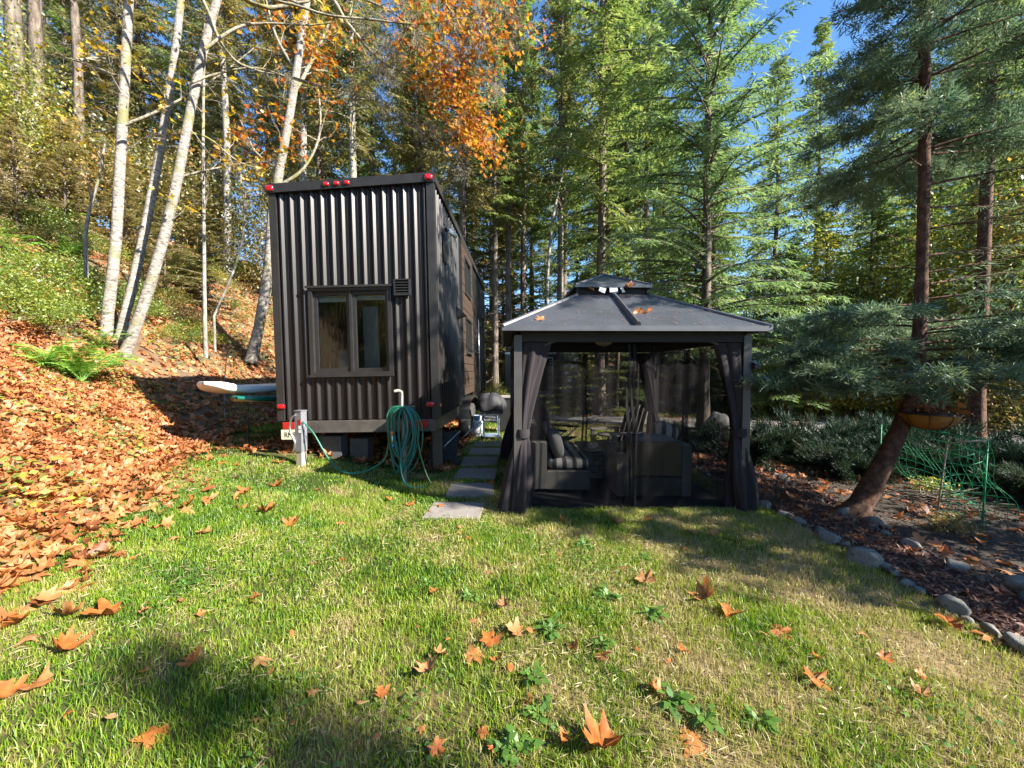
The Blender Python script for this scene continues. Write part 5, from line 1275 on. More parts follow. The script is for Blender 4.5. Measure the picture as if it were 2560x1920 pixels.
def spruce_limbs(seed, specs, kl=.085, kw=.0058, sp=.031, tw=.34, sub=5, hang=.05):
    rg = rnd(seed); Ps, Ds, Ns, Ls, Ws, paths = [], [], [], [], [], []
    for p0, az, L, up, droop, leafy in specs:
        s = np.linspace(0, 1, 9); h = np.array([math.cos(az), math.sin(az), 0]); sd_ = np.array([-math.sin(az), math.cos(az), 0]); bd = rg.uniform(-.15, .15)
        pts = np.array(p0) + h * (L * s)[:, None] + sd_ * (bd * L * s * s)[:, None] + np.array([0, 0, 1.0]) * (L * (up * s - droop * s * s))[:, None] + rg.normal(0, .012, (9, 3)) * s[:, None]
        paths.append((pts, np.maximum(.0025, (.005 + .006 * L) * (1 - .93 * s))))
        subs = [(pts, s, L, leafy, 1.0)]
        for q in range(int(L * 4.5)):   # secondary twigs
            i = rg.uniform(.15, .9); b0 = np.array([np.interp(i, s, pts[:, c]) for c in range(3)]); sg = rg.choice([-1, 1])
            l2 = L * (1 - i * .8) * rg.uniform(.25, .5); T = norm(h * .75 + sg * sd_ * .75 + [0, 0, -.05 + rg.normal(0, .12)])
            p2 = b0 + T * (l2 * s)[:, None] + np.array([0, 0, -1.0]) * (.16 * l2 * s * s)[:, None]
            paths.append((p2, np.maximum(.002, .006 * (1 - .8 * s)))); subs.append((p2, s, l2, leafy, .8))
        for pts2, s2, l2, lf, k in subs:
            m = int(l2 / sp * lf)
            if m < 2: continue
            st = np.clip(rg.uniform(.08, 1.0, m) ** (.8), .05, 1)
            P = np.stack([np.interp(st, s2, pts2[:, c]) for c in range(3)], 1)
            T = norm(np.stack([np.interp(np.clip(st + .06, 0, 1), s2, pts2[:, c]) - np.interp(np.clip(st - .06, 0, 1), s2, pts2[:, c]) for c in range(3)], 1)); S_ = norm(np.cross(T, [0, 0, 1.0]))
            for sg in (-1, 1):
                an = R(48) + rg.normal(0, .2, m); D = norm(T * np.cos(an)[:, None] + sg * S_ * np.sin(an)[:, None] + np.array([0, 0, 1.0]) * rg.normal(-.10, .38, m)[:, None])
                tl = tw * k * (1 - .6 * st) * rg.uniform(.5, 1.1, m)
                for q in range(sub):
                    b0 = P + D * (tl * (q + .4) / sub)[:, None]
                    for s3 in (-1, 1):
                        a3 = s3 * (R(42) + rg.normal(0, .3, m)); Nn = norm(np.array([0, 0, 1.0]) + rg.normal(0, .6, (m, 3))); E = norm(np.cross(Nn, D))
                        D2 = D * np.cos(a3)[:, None] + E * np.sin(a3)[:, None]; D2[:, 2] += rg.normal(.12, .2, m)
                        Ps.append(b0); Ds.append(D2); Ns.append(Nn); Ls.append(kl * rg.uniform(.6, 1.2, m)); Ws.append(kw * rg.uniform(.7, 1.3, m))
    V, F = kites(np.concatenate(Ps), np.concatenate(Ds), np.concatenate(Ns), np.concatenate(Ls), np.concatenate(Ws), .04)
    return (V, F), tubes_np(paths, 3)
def sp_at(z): return np.array([np.interp(z, SPR[:, 2], SPR[:, 0]), np.interp(z, SPR[:, 2], SPR[:, 1]), z]) - np.array(base)
rgs = random.Random(6); specs = []
# low leafy tier, 1.35 - 2.3 m
for z_, az, L in ((1.52, 175, 2.05), (1.62, 198, 1.7), (1.66, 232, 1.25), (1.72, 265, 1.0), (1.74, 150, 1.9), (1.82, 120, 1.6), (1.88, 342, 1.9), (1.95, 10, 2.0), (2.0, 185, 1.75), (2.06, 300, 1.2), (2.08, 40, 1.7), (2.18, 330, 1.7), (2.22, 165, 1.5), (2.3, 215, 1.3), (1.7, 320, 1.3), (1.6, 20, 1.5), (1.9, 80, 1.5), (1.45, 160, 1.8), (1.42, 205, 1.5), (1.55, 135, 1.9), (1.5, 345, 1.7), (1.75, 5, 2.2), (2.1, 355, 2.1), (2.25, 25, 2.0), (2.4, 180, 1.6), (2.45, 340, 1.8), (2.15, 140, 1.8), (1.95, 100, 1.8), (1.65, 60, 1.8), (2.35, 60, 1.7), (1.85, 170, 2.1)):
    specs.append((sp_at(z_), R(az), L, .04 + rgs.uniform(-.10, .12), .10, .8))
# bare middle, a few dead limbs
for z_, az, L in ((2.62, 8, 1.6), (2.75, 345, 1.4), (2.95, 15, 1.8), (3.1, 190, .7), (3.25, 355, 1.6), (3.5, 20, 1.9), (3.75, 350, 2.0), (3.95, 200, .9), (4.1, 10, 2.0), (2.8, 170, .6)):
    specs.append((sp_at(z_), R(az), L, .16, .02, .12))
# main crown
z_ = 4.15
while z_ < 9.3:
    f = (z_ - 4.15) / 5.2
    for k in range(5):
        az = rgs.uniform(0, 360); L = (2.3 * (1 - f) ** .75 + .15) * rgs.uniform(.7, 1.1)
        if 115 < az < 245: L *= .42
        elif 80 < az < 280: L *= .7
        specs.append((sp_at(z_ + rgs.uniform(-.1, .1)), R(az), L, .20 + .25 * f, .16, .75))
    z_ += .24
(V, F), (WV, WF) = spruce_limbs(9, specs)
link('crown', np_mesh('crown', V, F), M['spruce_blue'], r); link('branches', np_mesh('branches', WV, WF, True), M['spruce_bark'], r)

# ------------------------------------------------------------------ broad-leaved trees
def limb_tree(rg, path, rad, n_side, l_side, depth=2, upb=.25, paths=None, ends=None, lo=.25, hi=.98):
    """side twigs along a path, recursively; collects tubes and twig ends"""
    path = np.asarray(path); s = np.linspace(0, 1, len(path))
    for q in range(n_side):
        i = rg.uniform(lo, hi); b0 = np.array([np.interp(i, s, path[:, c]) for c in range(3)])
        T = norm(np.array([np.interp(min(1, i + .06), s, path[:, c]) - np.interp(max(0, i - .06), s, path[:, c]) for c in range(3)]))
        D = norm(T * rg.uniform(.4, .9) + rg.normal(0, .55, 3) + [0, 0, upb]); L = l_side * rg.uniform(.4, 1.1) * (1.15 - .5 * i); k = 6; u = np.linspace(0, 1, k)
        pts = b0 + D * (L * u)[:, None] + rg.normal(0, .05 * L, (k, 3)) * u[:, None] + np.array([0, 0, -1.0]) * (.10 * L * u * u)[:, None]
        r0 = float(np.interp(i, s, rad)) * .5; rr = np.maximum(.003, r0 * (1 - .88 * u)); paths.append((pts, rr)); ends.append(pts[3:])
        if depth > 1: limb_tree(rg, pts, rr, max(2, int(n_side * .6)), l_side * .5, depth - 1, upb, paths, ends, .3, 1.0)

def stem_px(pts, d):   # trunk centre line through picture points, with a depth each
    return catmull([tuple(at(x, y, dd)) for (x, y), dd in zip(pts, d)], 6)
# three stemmed alder on the bank
b0 = on_ground(300, 870); bd = b0.y; r = empty('alder_tree', b0); tag(r, 'three stemmed alder with pale lichened bark on the leafy bank', 'tree')
B0 = np.array(b0); rg = rnd(41); stems = []
for pts, dep, w0, w1 in ((((262, 890), (270, 780), (288, 620), (301, 400), (312, 200), (322, 0), (334, -240)), [bd + .0, bd + .02, bd + .05, bd + .1, bd + .12, bd + .15, bd + .2], .112, .075),
                         (((292, 895), (308, 810), (348, 640), (392, 420), (420, 250), (446, 60), (470, -220)), [bd + .12, bd + .2, bd + .4, bd + .6, bd + .7, bd + .8, bd + .9], .10, .07),
                         (((305, 905), (338, 820), (382, 690), (428, 520), (468, 320), (508, 130), (560, -60)), [bd - .05, bd - .05, bd + .0, bd + .05, bd + .1, bd + .15, bd + .2], .115, .074)):
    c = stem_px(pts, dep) - B0; rr = np.interp(np.linspace(0, 1, len(c)), [0, .06, .2, 1], [w0 * 1.25, w0, w0 * .9, w1]); V, F = tubes_np([(c, rr)], 16); V += rg.normal(0, .003, V.shape)
    link('trunk', np_mesh('trunk', V, F, True), M['alder_bark'], r); stems.append((c, rr))
paths, ends = [], []
for pts, dep, w in ((((312, 312), (400, 275), (480, 232), (560, 180), (645, 112)), bd - .2, .034), (((512, 122), (590, 70), (660, 58), (780, 62), (900, 45)), bd - .2, .036), (((470, 210), (540, 185), (640, 170), (740, 200), (860, 235)), bd - .1, .030),
                    (((440, 445), (520, 425), (600, 410), (700, 400)), bd + .5, .028), (((460, 330), (520, 345), (590, 400), (640, 420)), bd + .3, .03), (((200, 150), (240, 145), (300, 150)), bd, .03), (((290, 190), (230, 165), (150, 140)), bd - .1, .03), (((312, 312), (240, 330), (180, 300)), bd + .2, .02)):
    c = catmull([tuple(at(x, y, dep + .25 * i)) for i, (x, y) in enumerate(pts)], 5) - B0; rr = np.linspace(w, w * .35, len(c)); paths.append((c, rr)); limb_tree(rg, c, rr, 7, .8, 2, .1, paths, ends)
for c, rr in stems: limb_tree(rg, c, rr * .35, 9, 1.1, 2, .3, paths, ends, .45, 1)
V, F = tubes_np(paths, 5); link('branches', np_mesh('branches', V, F, True), M['maple_bark'], r)
E = np.concatenate(ends); n = 420; P = E[rg.integers(0, len(E), n)] + rg.normal(0, .10, (n, 3)); LV, LF = maple_leaf(False, .2, .2, 3)
X, Y, Z = rand_basis(rg, n, .8); V, F = template(LV, LF, P, X, Y, Z, rg.uniform(.07, .15, n)); link('crown', np_mesh('crown', V, F), M['leaf_yellow'], r)
# leaning alder behind the house
b1 = Vector((px_x(636, 12.6), 12.6, hz(px_x(636, 12.6), 12.6))); r = empty('alder_tree', b1); tag(r, 'pale leaning alder forking behind the left corner of the house', 'tree'); B1 = np.array(b1)
paths, ends = [], []
c = stem_px(((628, 905), (650, 800), (672, 660), (680, 540), (700, 420), (722, 300), (750, 120), (775, -60), (800, -260)), [12.6] * 9) - B1; rr = np.interp(np.linspace(0, 1, len(c)), [0, .1, 1], [.19, .15, .095])
V, F = tubes_np([(c, rr)], 14); V += rg.normal(0, .004, V.shape); link('trunk', np_mesh('trunk', V, F, True), M['alder_bark'], r)
for pts, w in ((((725, 245), (760, 190), (800, 110), (830, 40)), .08), (((690, 470), (760, 420), (800, 330), (795, 210)), .06), (((700, 430), (640, 380), (600, 300)), .04), (((740, 180), (690, 90), (660, -20)), .06)):
    c2 = catmull([tuple(at(x, y, 12.6 + .2 * i)) for i, (x, y) in enumerate(pts)], 5) - B1; r2 = np.linspace(w, w * .4, len(c2)); paths.append((c2, r2)); limb_tree(rg, c2, r2, 8, 1.3, 2, .2, paths, ends)
limb_tree(rg, c, rr * .3, 14, 1.6, 2, .2, paths, ends, .4, 1)
V, F = tubes_np(paths, 5); link('branches', np_mesh('branches', V, F, True), M['maple_bark'], r)
E = np.concatenate(ends); n = 700; P = E[rg.integers(0, len(E), n)] + rg.normal(0, .18, (n, 3)); X, Y, Z = rand_basis(rg, n, .8); V, F = template(LV, LF, P, X, Y, Z, rg.uniform(.08, .17, n)); link('crown', np_mesh('crown', V, F), M['leaf_orange'], r)
# bare saplings
for i, (pts, d, w, lab) in enumerate(((((512, 800), (510, 600), (508, 300), (512, 60)), 10.2, .05, 'thin straight bare sapling between the alder and the house'), (((535, 790), (590, 660), (612, 540), (600, 430)), 10.8, .035, 'thin curved sapling leaning right, near the house'),
                                     (((560, 960), (566, 900), (570, 870)), 8.6, .012, 'short twig standing in the leaf litter'), (((212, 590), (225, 520), (248, 440), (262, 360)), 9.5, .04, 'thin sapling left of the white alder stems'), (((1368, 700), (1380, 560), (1405, 440), (1428, 330)), 17, .07, 'pale bare sapling leaning behind the gazebo roof'),
                                     (((1405, 690), (1406, 600), (1404, 520)), 16, .06, 'thin pale trunk left of the gazebo vent'))):
    g = at(*pts[0], d); c = catmull([tuple(at(x, y, d)) for x, y in pts], 5); c = c - c[0]; c = np.vstack([[0, 0, -1.0], c]); rr = np.linspace(w, w * .5, len(c)); r = empty('sapling', g); tag(r, lab, 'sapling')
    V, F = tubes_np([(c, rr)], 8); link('trunk', np_mesh('trunk', V, F, True), M['grey_bark'], r); paths, ends = [], []; limb_tree(rg, c, rr, 9, 1.1 if w > .02 else .3, 2, .3, paths, ends, .4, 1); V, F = tubes_np(paths, 4); link('branches', np_mesh('branches', V, F, True), M['twig'], r)

# big maple whose limbs reach in from the upper left
mb0 = Vector((-11.2, 6.0, hz(-11.2, 6.0))); r = empty('maple_tree', mb0); tag(r, 'maple whose mossy limbs hang orange leaves over the house roof', 'tree'); MB0 = np.array(mb0)
rg = rnd(58); c = catmull([(0, 0, -.3), (.1, 0, 3.5), (.3, .2, 7.0), (.8, .5, 10.5)], 5); V, F = tubes_np([(c, np.linspace(.34, .22, len(c)))], 14); link('trunk', np_mesh('trunk', V, F, True), M['maple_bark'], r)
paths, ends, fine = [], [], []
root = np.array([.8, .5, 10.5]) + MB0
def limb(pts, d, w, side, l_side):
    P3 = [tuple(root)] + [tuple(at(x, y, dd)) for (x, y), dd in zip(pts, d)]
    c = catmull(P3, 6) - MB0; rr = np.linspace(w, w * .16, len(c)); paths.append((c, rr)); limb_tree(rg, c, rr, side, l_side, 3, .0, paths, ends, .45, 1); fine.append(c)
limb(((560, -40), (800, -20), (870, 60), (950, 150), (1060, 210), (1150, 290), (1200, 360)), [8.4, 8.8, 9.0, 9.2, 9.4, 9.6, 9.7], .060, 20, .9)
limb(((540, -120), (760, 20), (940, 50), (1060, 60), (1160, 45), (1260, 70)), [7.6, 7.8, 8.0, 8.1, 8.2, 8.2], .034, 18, .8)
limb(((430, -120), (560, 120), (640, 175), (720, 190), (850, 230), (960, 260), (1080, 330), (1140, 400)), [8.2, 8.6, 9.0, 9.2, 9.4, 9.5, 9.6, 9.6], .036, 18, .8)
limb(((640, -60), (820, -30), (960, 20), (1080, 100), (1180, 160), (1240, 215)), [8.0, 8.4, 8.6, 8.8, 9.0, 9.0], .036, 18, .8)
V, F = tubes_np(paths, 5); link('branches', np_mesh('branches', V, F, True), M['maple_bark'], r)
n = 2600; cl = []
for (x0, y0, x1, y1, d, m, sx) in ((1085, 170, 1210, 350, 9.5, 620, 38), (1090, 60, 1290, 110, 8.3, 260, 38), (1020, 110, 1150, 180, 9.0, 200, 42), (1150, 300, 1230, 395, 9.7, 260, 24), (940, -20, 1290, 20, 8.4, 260, 36), (690, 40, 900, 150, 9.2, 120, 60), (1180, 180, 1350, 60, 8.6, 60, 40)):
    t = rg.uniform(0, 1, m)
    for q in range(m):
        p = at(x0 + (x1 - x0) * t[q] + rg.normal(0, sx), y0 + (y1 - y0) * t[q] + rg.normal(0, sx), d + rg.normal(0, .45)); cl.append(tuple(p))
P = np.array(cl) - MB0; n = len(P); LV, LF = maple_leaf(True, .25, .35, 5); Zd = np.tile([.3, -.5, .35], (n, 1)); X, Y, Z = rand_basis(rg, n, .75, Zd)
V, F = template(LV, LF, P, X, Y, Z, rg.uniform(.06, .125, n)); link('crown', np_mesh('crown', V, F), M['leaf_orange'], r)

# leafy bushes and small trees: stems with clouds of leaf faces
def leaf_bush(seed, rx, ry, rz_, n, size, wide=.34, clumps=26, stems=10, low=.12, flat=.5):
    rg = rnd(seed); C = rg.normal(0, 1, (clumps, 3)); C = norm(C) * rg.uniform(.35, 1.0, (clumps, 1)) ** .6; C[:, 2] = np.abs(C[:, 2]) * .95 + low; C *= [rx, ry, rz_]
    k = rg.integers(0, clumps, n); P = C[k] + rg.normal(0, 1, (n, 3)) * np.array([rx, ry, rz_]) * .19; P[:, 2] = np.maximum(P[:, 2], .02)
    D = norm(rg.normal(0, 1, (n, 3)) + [0, 0, -.15]); N = norm(rg.normal(0, flat, (n, 3)) + [0, -.1, 1]); L = size * rg.uniform(.5, 1.3, n)
    V, F = kites(P, D, N, L, L * wide, .12, .45); paths = []
    for q in range(stems):
        e = C[rg.integers(0, clumps)]; u = np.linspace(0, 1, 6); st = rg.normal(0, .10, 3) * [rx, ry, 0]; pts = st * (1 - u)[:, None] + e * u[:, None] + rg.normal(0, .03 * rz_, (6, 3)) * u[:, None]; pts[:, 2] = e[2] * u ** .8 - .05
        paths.append((pts, np.maximum(.003, .008 * rz_ * (1 - .75 * u) + .002)))
    WV, WF = tubes_np(paths, 5); c = np_mesh('foliage', V, F); w = np_mesh('stem', WV, WF, True); return c, w
def place_bush(name, label, proto, x, y, sc, m, rz=0, group=None, wood=None, cat='bush', z=None):
    r = empty(name, (x, y, (hz(x, y) if z is None else z) - .04), (0, 0, rz), sc); tag(r, label, cat, group)
    for nm, me, mm in (('stem', proto[1], wood or M['twig']), ('foliage', proto[0], m)):
        if not me.materials: me.materials.append(mm)
        o = bpy.data.objects.new(nm, me); COL.objects.link(o); o.parent = r; o.material_slots[0].link = 'OBJECT'; o.material_slots[0].material = mm
    return r
BA = leaf_bush(61, .75, .7, .8, 3600, .055); BB = leaf_bush(62, 1.0, .8, .6, 3600, .05, .30); BC = leaf_bush(63, 1.6, 1.5, 2.4, 9000, .085, .36, 50, 18); BD = leaf_bush(64, .5, .5, .45, 900, .06); BE = leaf_bush(65, 1.9, 1.8, 5.6, 13000, .10, .38, 90, 30, .28)
rg = random.Random(21)
for px, py, sc, m, pr, lab in ((60, 700, .95, 'leaf_green', BA, 'bright green bush on the bank at the left edge'), (130, 600, 1.1, 'leaf_green', BA, 'green bush on the bank above the fern'), (30, 560, 1.2, 'leaf_green', BB, 'low green bush high on the bank at the left edge'), (190, 700, .8, 'leaf_green', BA, 'small green bush left of the alder stems'),
                               (440, 690, 1.0, 'leaf_ylgreen', BB, 'dark yellow green bush right of the alder stems'), (540, 720, 1.0, 'leaf_ylgreen', BB, 'yellow green bush between alder and house'), (620, 690, .9, 'leaf_green', BB, 'green bush by the house corner, high on the bank'), (400, 760, .8, 'leaf_ylgreen', BB, 'low leafy bush at the foot of the alder'), (470, 800, .7, 'leaf_olive', BB, 'low olive bush on the leafy slope'), (330, 640, 1.0, 'leaf_olive', BA, 'olive bush behind the alder stems'),
                               (100, 790, .6, 'leaf_olive', BD, 'small olive bush among the leaves'), (250, 640, .9, 'leaf_ylgreen', BB, 'yellow green bush behind the first alder stem'), (600, 800, .6, 'leaf_olive', BD, 'small bush beside the leaning alder')):
    g = on_ground(px, py); place_bush('bush', lab, pr, g.x, g.y, sc, M[m], rg.uniform(0, 6.28))
for i in range(46):   # undergrowth scattered over the bank
    px, py = rg.uniform(-60, 690), rg.uniform(560, 860); g = on_ground(px, py)
    if g.y < 6: continue
    place_bush('bush', 'low autumn bush in the undergrowth of the bank', rg.choice((BB, BD, BD)), g.x, g.y, rg.uniform(.5, 1.1), M[rg.choice(('leaf_green', 'leaf_ylgreen', 'leaf_olive', 'leaf_green', 'leaf_ylgreen'))], rg.uniform(0, 6.28), 'undergrowth bushes on the bank')
for px, d, sc, m, lab in ((1238, 17.0, .42, 'leaf_ylgreen', 'yellow green bush between the house and the gazebo'), (1300, 24, .7, 'leaf_ylgreen', 'yellow green bush behind the left gazebo post'), (1470, 24, .8, 'leaf_ylgreen', 'yellow bush behind the cargo trailer'), (1560, 21, .9, 'leaf_olive', 'dark bush behind the picnic table'), (1660, 20, .9, 'leaf_olive', 'olive bush across the driveway, behind the gazebo'), (1760, 19, .9, 'leaf_ylgreen', 'yellow green bush across the driveway behind the right curtain'), (1850, 15, .9, 'leaf_green', 'green bush right of the gazebo, beyond the driveway'), (1960, 15, 1.0, 'leaf_yellow', 'yellow leaved bush beyond the juniper'), (2090, 14, 1.1, 'leaf_yellow', 'bright yellow bush seen under the spruce limbs'), (2190, 13.5, 1.0, 'leaf_ylgreen', 'yellow green bush left of the spruce trunk'), (2330, 13, 1.2, 'leaf_ylgreen', 'yellow green small tree behind the spruce trunk'), (2480, 11, 1.0, 'leaf_olive', 'olive bush behind the goal'), (2600, 10, 1.1, 'leaf_olive', 'olive bush at the right edge')):
    x = px_x(px, d); place_bush('bush', lab, BC, x, d, sc, M[m], rg.uniform(0, 6.28))
for px, d, sc, m, lab in ((2150, 16, 1.9, 'leaf_ylgreen', 'small yellowing tree left of the spruce trunk'), (2390, 15, 2.0, 'leaf_ylgreen', 'small yellowing tree right of the spruce trunk'), (970, 20, 1.9, 'leaf_ylgreen', 'dark yellow green tree behind the house roof'), (1090, 22, 1.9, 'leaf_olive', 'olive tree behind the orange maple branch'), (520, 19, 1.7, 'leaf_olive', 'tawny small tree behind the bank'), (340, 17, 1.6, 'leaf_olive', 'tawny small tree behind the alder stems'), (150, 14, 1.5, 'leaf_olive', 'olive small tree at the upper left')):
    x = px_x(px, d); place_bush('small_tree', lab, BC, x, d, sc, M[m], rg.uniform(0, 6.28), cat='tree')

for x, y, sc, q in place_later:
    place_bush('bush', 'bush on the bank behind the viewer, seen only in reflections', BC, x, y, sc, M[rg.choice(('leaf_olive', 'juniper', 'juniper'))], q, 'bushes on the bank behind the viewer')
for px, d, sc, m, lab in ((2080, 15.5, 1.1, 'leaf_ylgreen', 'tall yellow green tree left of the near spruce'), (2235, 13.5, .95, 'leaf_ylgreen', 'yellow green tree just left of the spruce trunk'), (2400, 13, 1.15, 'leaf_ylgreen', 'yellow green tree just right of the spruce trunk'), (2560, 12, 1.2, 'leaf_olive', 'olive tree at the right edge behind the spruce'), (1940, 19, 1.1, 'leaf_green', 'green tree behind the bright soft conifer'),
                          (400, 19, .8, 'leaf_olive', 'tawny tree behind the leaning alder stems'), (20, 11.5, .8, 'leaf_ylgreen', 'yellow green tree at the left edge of the bank'), (690, 18, .9, 'leaf_olive', 'tawny tree left of the house roof'), (1000, 19, 1.1, 'leaf_ylgreen', 'dark yellow green tree above the house roof')):
    place_bush('small_tree', lab, BE, px_x(px, d), d, sc, M[m], rg.uniform(0, 6.28), cat='tree')
# dark junipers beyond the mulch
def juniper(seed):
    rg = rnd(seed); Ps, Ds, Ns, Ls, Ws, paths = [], [], [], [], [], []
    for q in range(46):
        az = rg.uniform(0, 6.28); el = rg.uniform(.15, 1.1); L = rg.uniform(.7, 1.25); s = np.linspace(0, 1, 7); h = np.array([math.cos(az) * math.cos(el), math.sin(az) * math.cos(el), math.sin(el)])
        pts = h * (L * s)[:, None] + np.array([0, 0, -1.0]) * (.22 * L * s * s)[:, None] + rg.normal(0, .03, (7, 3)) * s[:, None] + [0, 0, .05]; paths.append((pts, np.maximum(.002, .012 * (1 - .9 * s))))
        m = 34; st = rg.uniform(.25, 1, m); P = np.stack([np.interp(st, s, pts[:, c]) for c in range(3)], 1)
        for k in range(11):
            D = norm(h + rg.normal(0, .55, (m, 3)) + [0, 0, .25]); Ps.append(P + rg.normal(0, .04, (m, 3))); Ds.append(D); Ns.append(rg.normal(0, 1, (m, 3))); Ls.append(rg.uniform(.06, .15, m)); Ws.append(rg.uniform(.004, .008, m))
    V, F = kites(np.concatenate(Ps), np.concatenate(Ds), np.concatenate(Ns), np.concatenate(Ls), np.concatenate(Ws), .05); WV, WF = tubes_np(paths, 4)
    return np_mesh('foliage', V, F), np_mesh('stem', WV, WF, True)
J1, J2 = juniper(71), juniper(72)
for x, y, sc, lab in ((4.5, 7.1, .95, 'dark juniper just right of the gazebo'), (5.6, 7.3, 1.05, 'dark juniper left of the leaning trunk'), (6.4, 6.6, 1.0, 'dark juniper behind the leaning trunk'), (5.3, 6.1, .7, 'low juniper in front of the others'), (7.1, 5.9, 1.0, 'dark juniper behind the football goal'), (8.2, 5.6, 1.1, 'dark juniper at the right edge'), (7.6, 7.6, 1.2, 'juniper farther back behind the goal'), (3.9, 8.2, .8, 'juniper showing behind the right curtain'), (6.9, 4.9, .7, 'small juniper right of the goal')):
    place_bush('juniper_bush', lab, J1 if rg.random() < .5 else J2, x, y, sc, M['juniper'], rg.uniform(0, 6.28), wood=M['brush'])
for px, py, sc, m, lab in ((2385, 1330, .42, 'leaf_olive', 'small twiggy plant in front of the goal'), (2330, 1235, .5, 'leaf_ylgreen', 'small yellow green plant inside the goal')):
    g = on_ground(px, py); place_bush('small_plant', lab, BD, g.x, g.y, sc, M[m], 1.0, cat='plant')
# brush pile by the goal
rgb = rnd(14); paths = []
for q in range(34):
    a = rgb.uniform(0, 6.28); L = rgb.uniform(.3, .9); c0 = np.array([5.35 + rgb.normal(0, .22), 4.9 + rgb.normal(0, .2), 0]); c0[2] = hz(c0[0], c0[1]) + rgb.uniform(.02, .14); d = np.array([math.cos(a), math.sin(a), rgb.normal(0, .12)]); u = np.linspace(-.5, .5, 5); paths.append((c0 + d * (L * u)[:, None] + rgb.normal(0, .015, (5, 3)), np.full(5, .006)))
tag(link('brush_pile', np_mesh('brush_pile', *tubes_np(paths, 4), True), M['brush']), 'pile of dead twigs behind the leaning trunk', 'brush pile')

# ferns
def frond_mesh(seed, L=.62):
    rg = rnd(seed); s = np.linspace(0, 1, 13); pts = np.stack([rg.normal(0, .01, 13), L * (s - .18 * s ** 3), L * (1.15 * s - 1.05 * s ** 2)], 1); V1, F1 = tubes_np([(pts, .004 * (1 - .8 * s))], 4)
    m = 34; st = np.linspace(.10, .99, m); P = np.stack([np.interp(st, s, pts[:, c]) for c in range(3)], 1); out = [(V1, F1)]
    w = .105 * np.sin(np.pi * np.clip(st, .02, 1) ** .62) ** .8 + .008
    for sg in (-1, 1):
        D = np.stack([np.full(m, sg * 1.0), np.full(m, .35), rg.normal(-.12, .08, m)], 1); N = np.stack([np.zeros(m), np.full(m, .15), np.ones(m)], 1) + rg.normal(0, .1, (m, 3)); out.append(kites(P, D, N, w, np.full(m, .0095), .10, .3))
    return join_vf(out)
FM = []
for sd2 in (1, 2, 3):
    me = np_mesh('frond', *frond_mesh(sd2)); me.materials.append(M['fern']); FM.append(me)
def fern(px, py, sc, nf, lab, seed):
    g = on_ground(px, py); rg = random.Random(seed); r = empty('fern', (g.x, g.y, g.z + .03), (0, 0, 0), sc * 1.45); tag(r, lab, 'fern')
    for k in range(nf):
        o = bpy.data.objects.new('frond', FM[k % 3]); COL.objects.link(o); o.parent = r; o.rotation_euler = (R(rg.uniform(4, 42)), R(rg.uniform(-12, 12)), 2 * math.pi * k / nf + rg.uniform(-.2, .2)); q = rg.uniform(.75, 1.15); o.scale = (q, q, q); o.location = (0, 0, .02)
fern(205, 965, 1.15, 17, 'large sword fern below the alder stems', 1); fern(120, 930, .8, 11, 'smaller sword fern left of the large one', 2); fern(255, 880, .7, 9, 'fern at the base of the alder', 3)
fern(610, 700, 1.3, 11, 'pale green fern high on the bank by the house', 4); fern(170, 650, .9, 10, 'fern half hidden in the bushes', 5); fern(560, 660, 1.2, 10, 'fern above the curved sapling', 6); fern(290, 925, .6, 8, 'small fern right of the large one', 7); fern(30, 640, 1.0, 9, 'fern at the left edge of the bank', 8); fern(160, 560, .9, 9, 'fern under the tawny trees', 9)

# ------------------------------------------------------------------ lawn grass
rg = rnd(101)
def blade_patch(n, x0, x1, y0, y1, hlo, hhi, w, keep):
    x = rg.uniform(x0, x1, n); y = rg.uniform(y0, y1, n); k = keep(x, y); return x[k], y[k], rg.uniform(hlo, hhi, k.sum()), np.full(k.sum(), w)
def lawn_keep(x, y):
    s = toe_dist(x, y); k = (s < .15 + .25 * rg.random(len(x))) & (x < 3.02) & (np.abs(x) < 1.45 * y + 1.2)
    k &= ~((np.abs(x - 1.36) < 1.27) & (np.abs(y - 5.76) < 1.27))
    for cx, cy, w, d in PAVERS: k &= ~((np.abs(x - cx) < w / 2 - .02) & (np.abs(y - cy) < d / 2 - .02))
    k &= ~((x < -1.1) & (x > -4.2) & (y > 6.0) & (rg.random(len(x)) < .93))
    k &= ~((x < -3.4) & (y > 5.8) & (rg.random(len(x)) < .9))
    pat = np.sin(1.7 * x + .6) * np.sin(1.3 * y + 1.1) + .6 * np.sin(3.9 * x - 1.7 * y) + .4 * np.sin(7 * x + 5 * y)
    k &= rg.random(len(x)) < np.clip(.72 - .22 * pat, .38, 1)
    return k
parts = [blade_patch(165000, -4.0, 3.1, .7, 2.6, .022, .06, .0019, lawn_keep), blade_patch(175000, -5.5, 3.1, 2.4, 4.6, .025, .06, .0026, lawn_keep), blade_patch(105000, -6.2, 3.1, 4.4, 8.5, .03, .065, .0036, lawn_keep),
         blade_patch(26000, -6, 3.1, 8.2, 12, .04, .09, .008, lambda x, y: (toe_dist(x, y) < .1) & ~((x > -4) & (x < -.9))), blade_patch(40000, -4, 13, 13.8, 24, .06, .14, .016, lambda x, y: toe_dist(x, y) < .1)]
bx, by, bhh, bw = [np.concatenate([p[i] for p in parts]) for i in range(4)]
n = len(bx); bz = H(bx, by); clump = .5 + .5 * np.sin(2.3 * bx + 1) * np.sin(2.1 * by) + .35 * np.sin(6.1 * bx + 4.3 * by); hh = bhh * np.clip(.75 + .45 * clump, .5, 1.5)
az = rg.uniform(0, 6.28, n); lean = np.abs(rg.normal(.35, .35, n)); dx, dy = np.cos(az), np.sin(az); pa = rg.uniform(0, 6.28, n); sx, sy = np.cos(pa) * bw, np.sin(pa) * bw
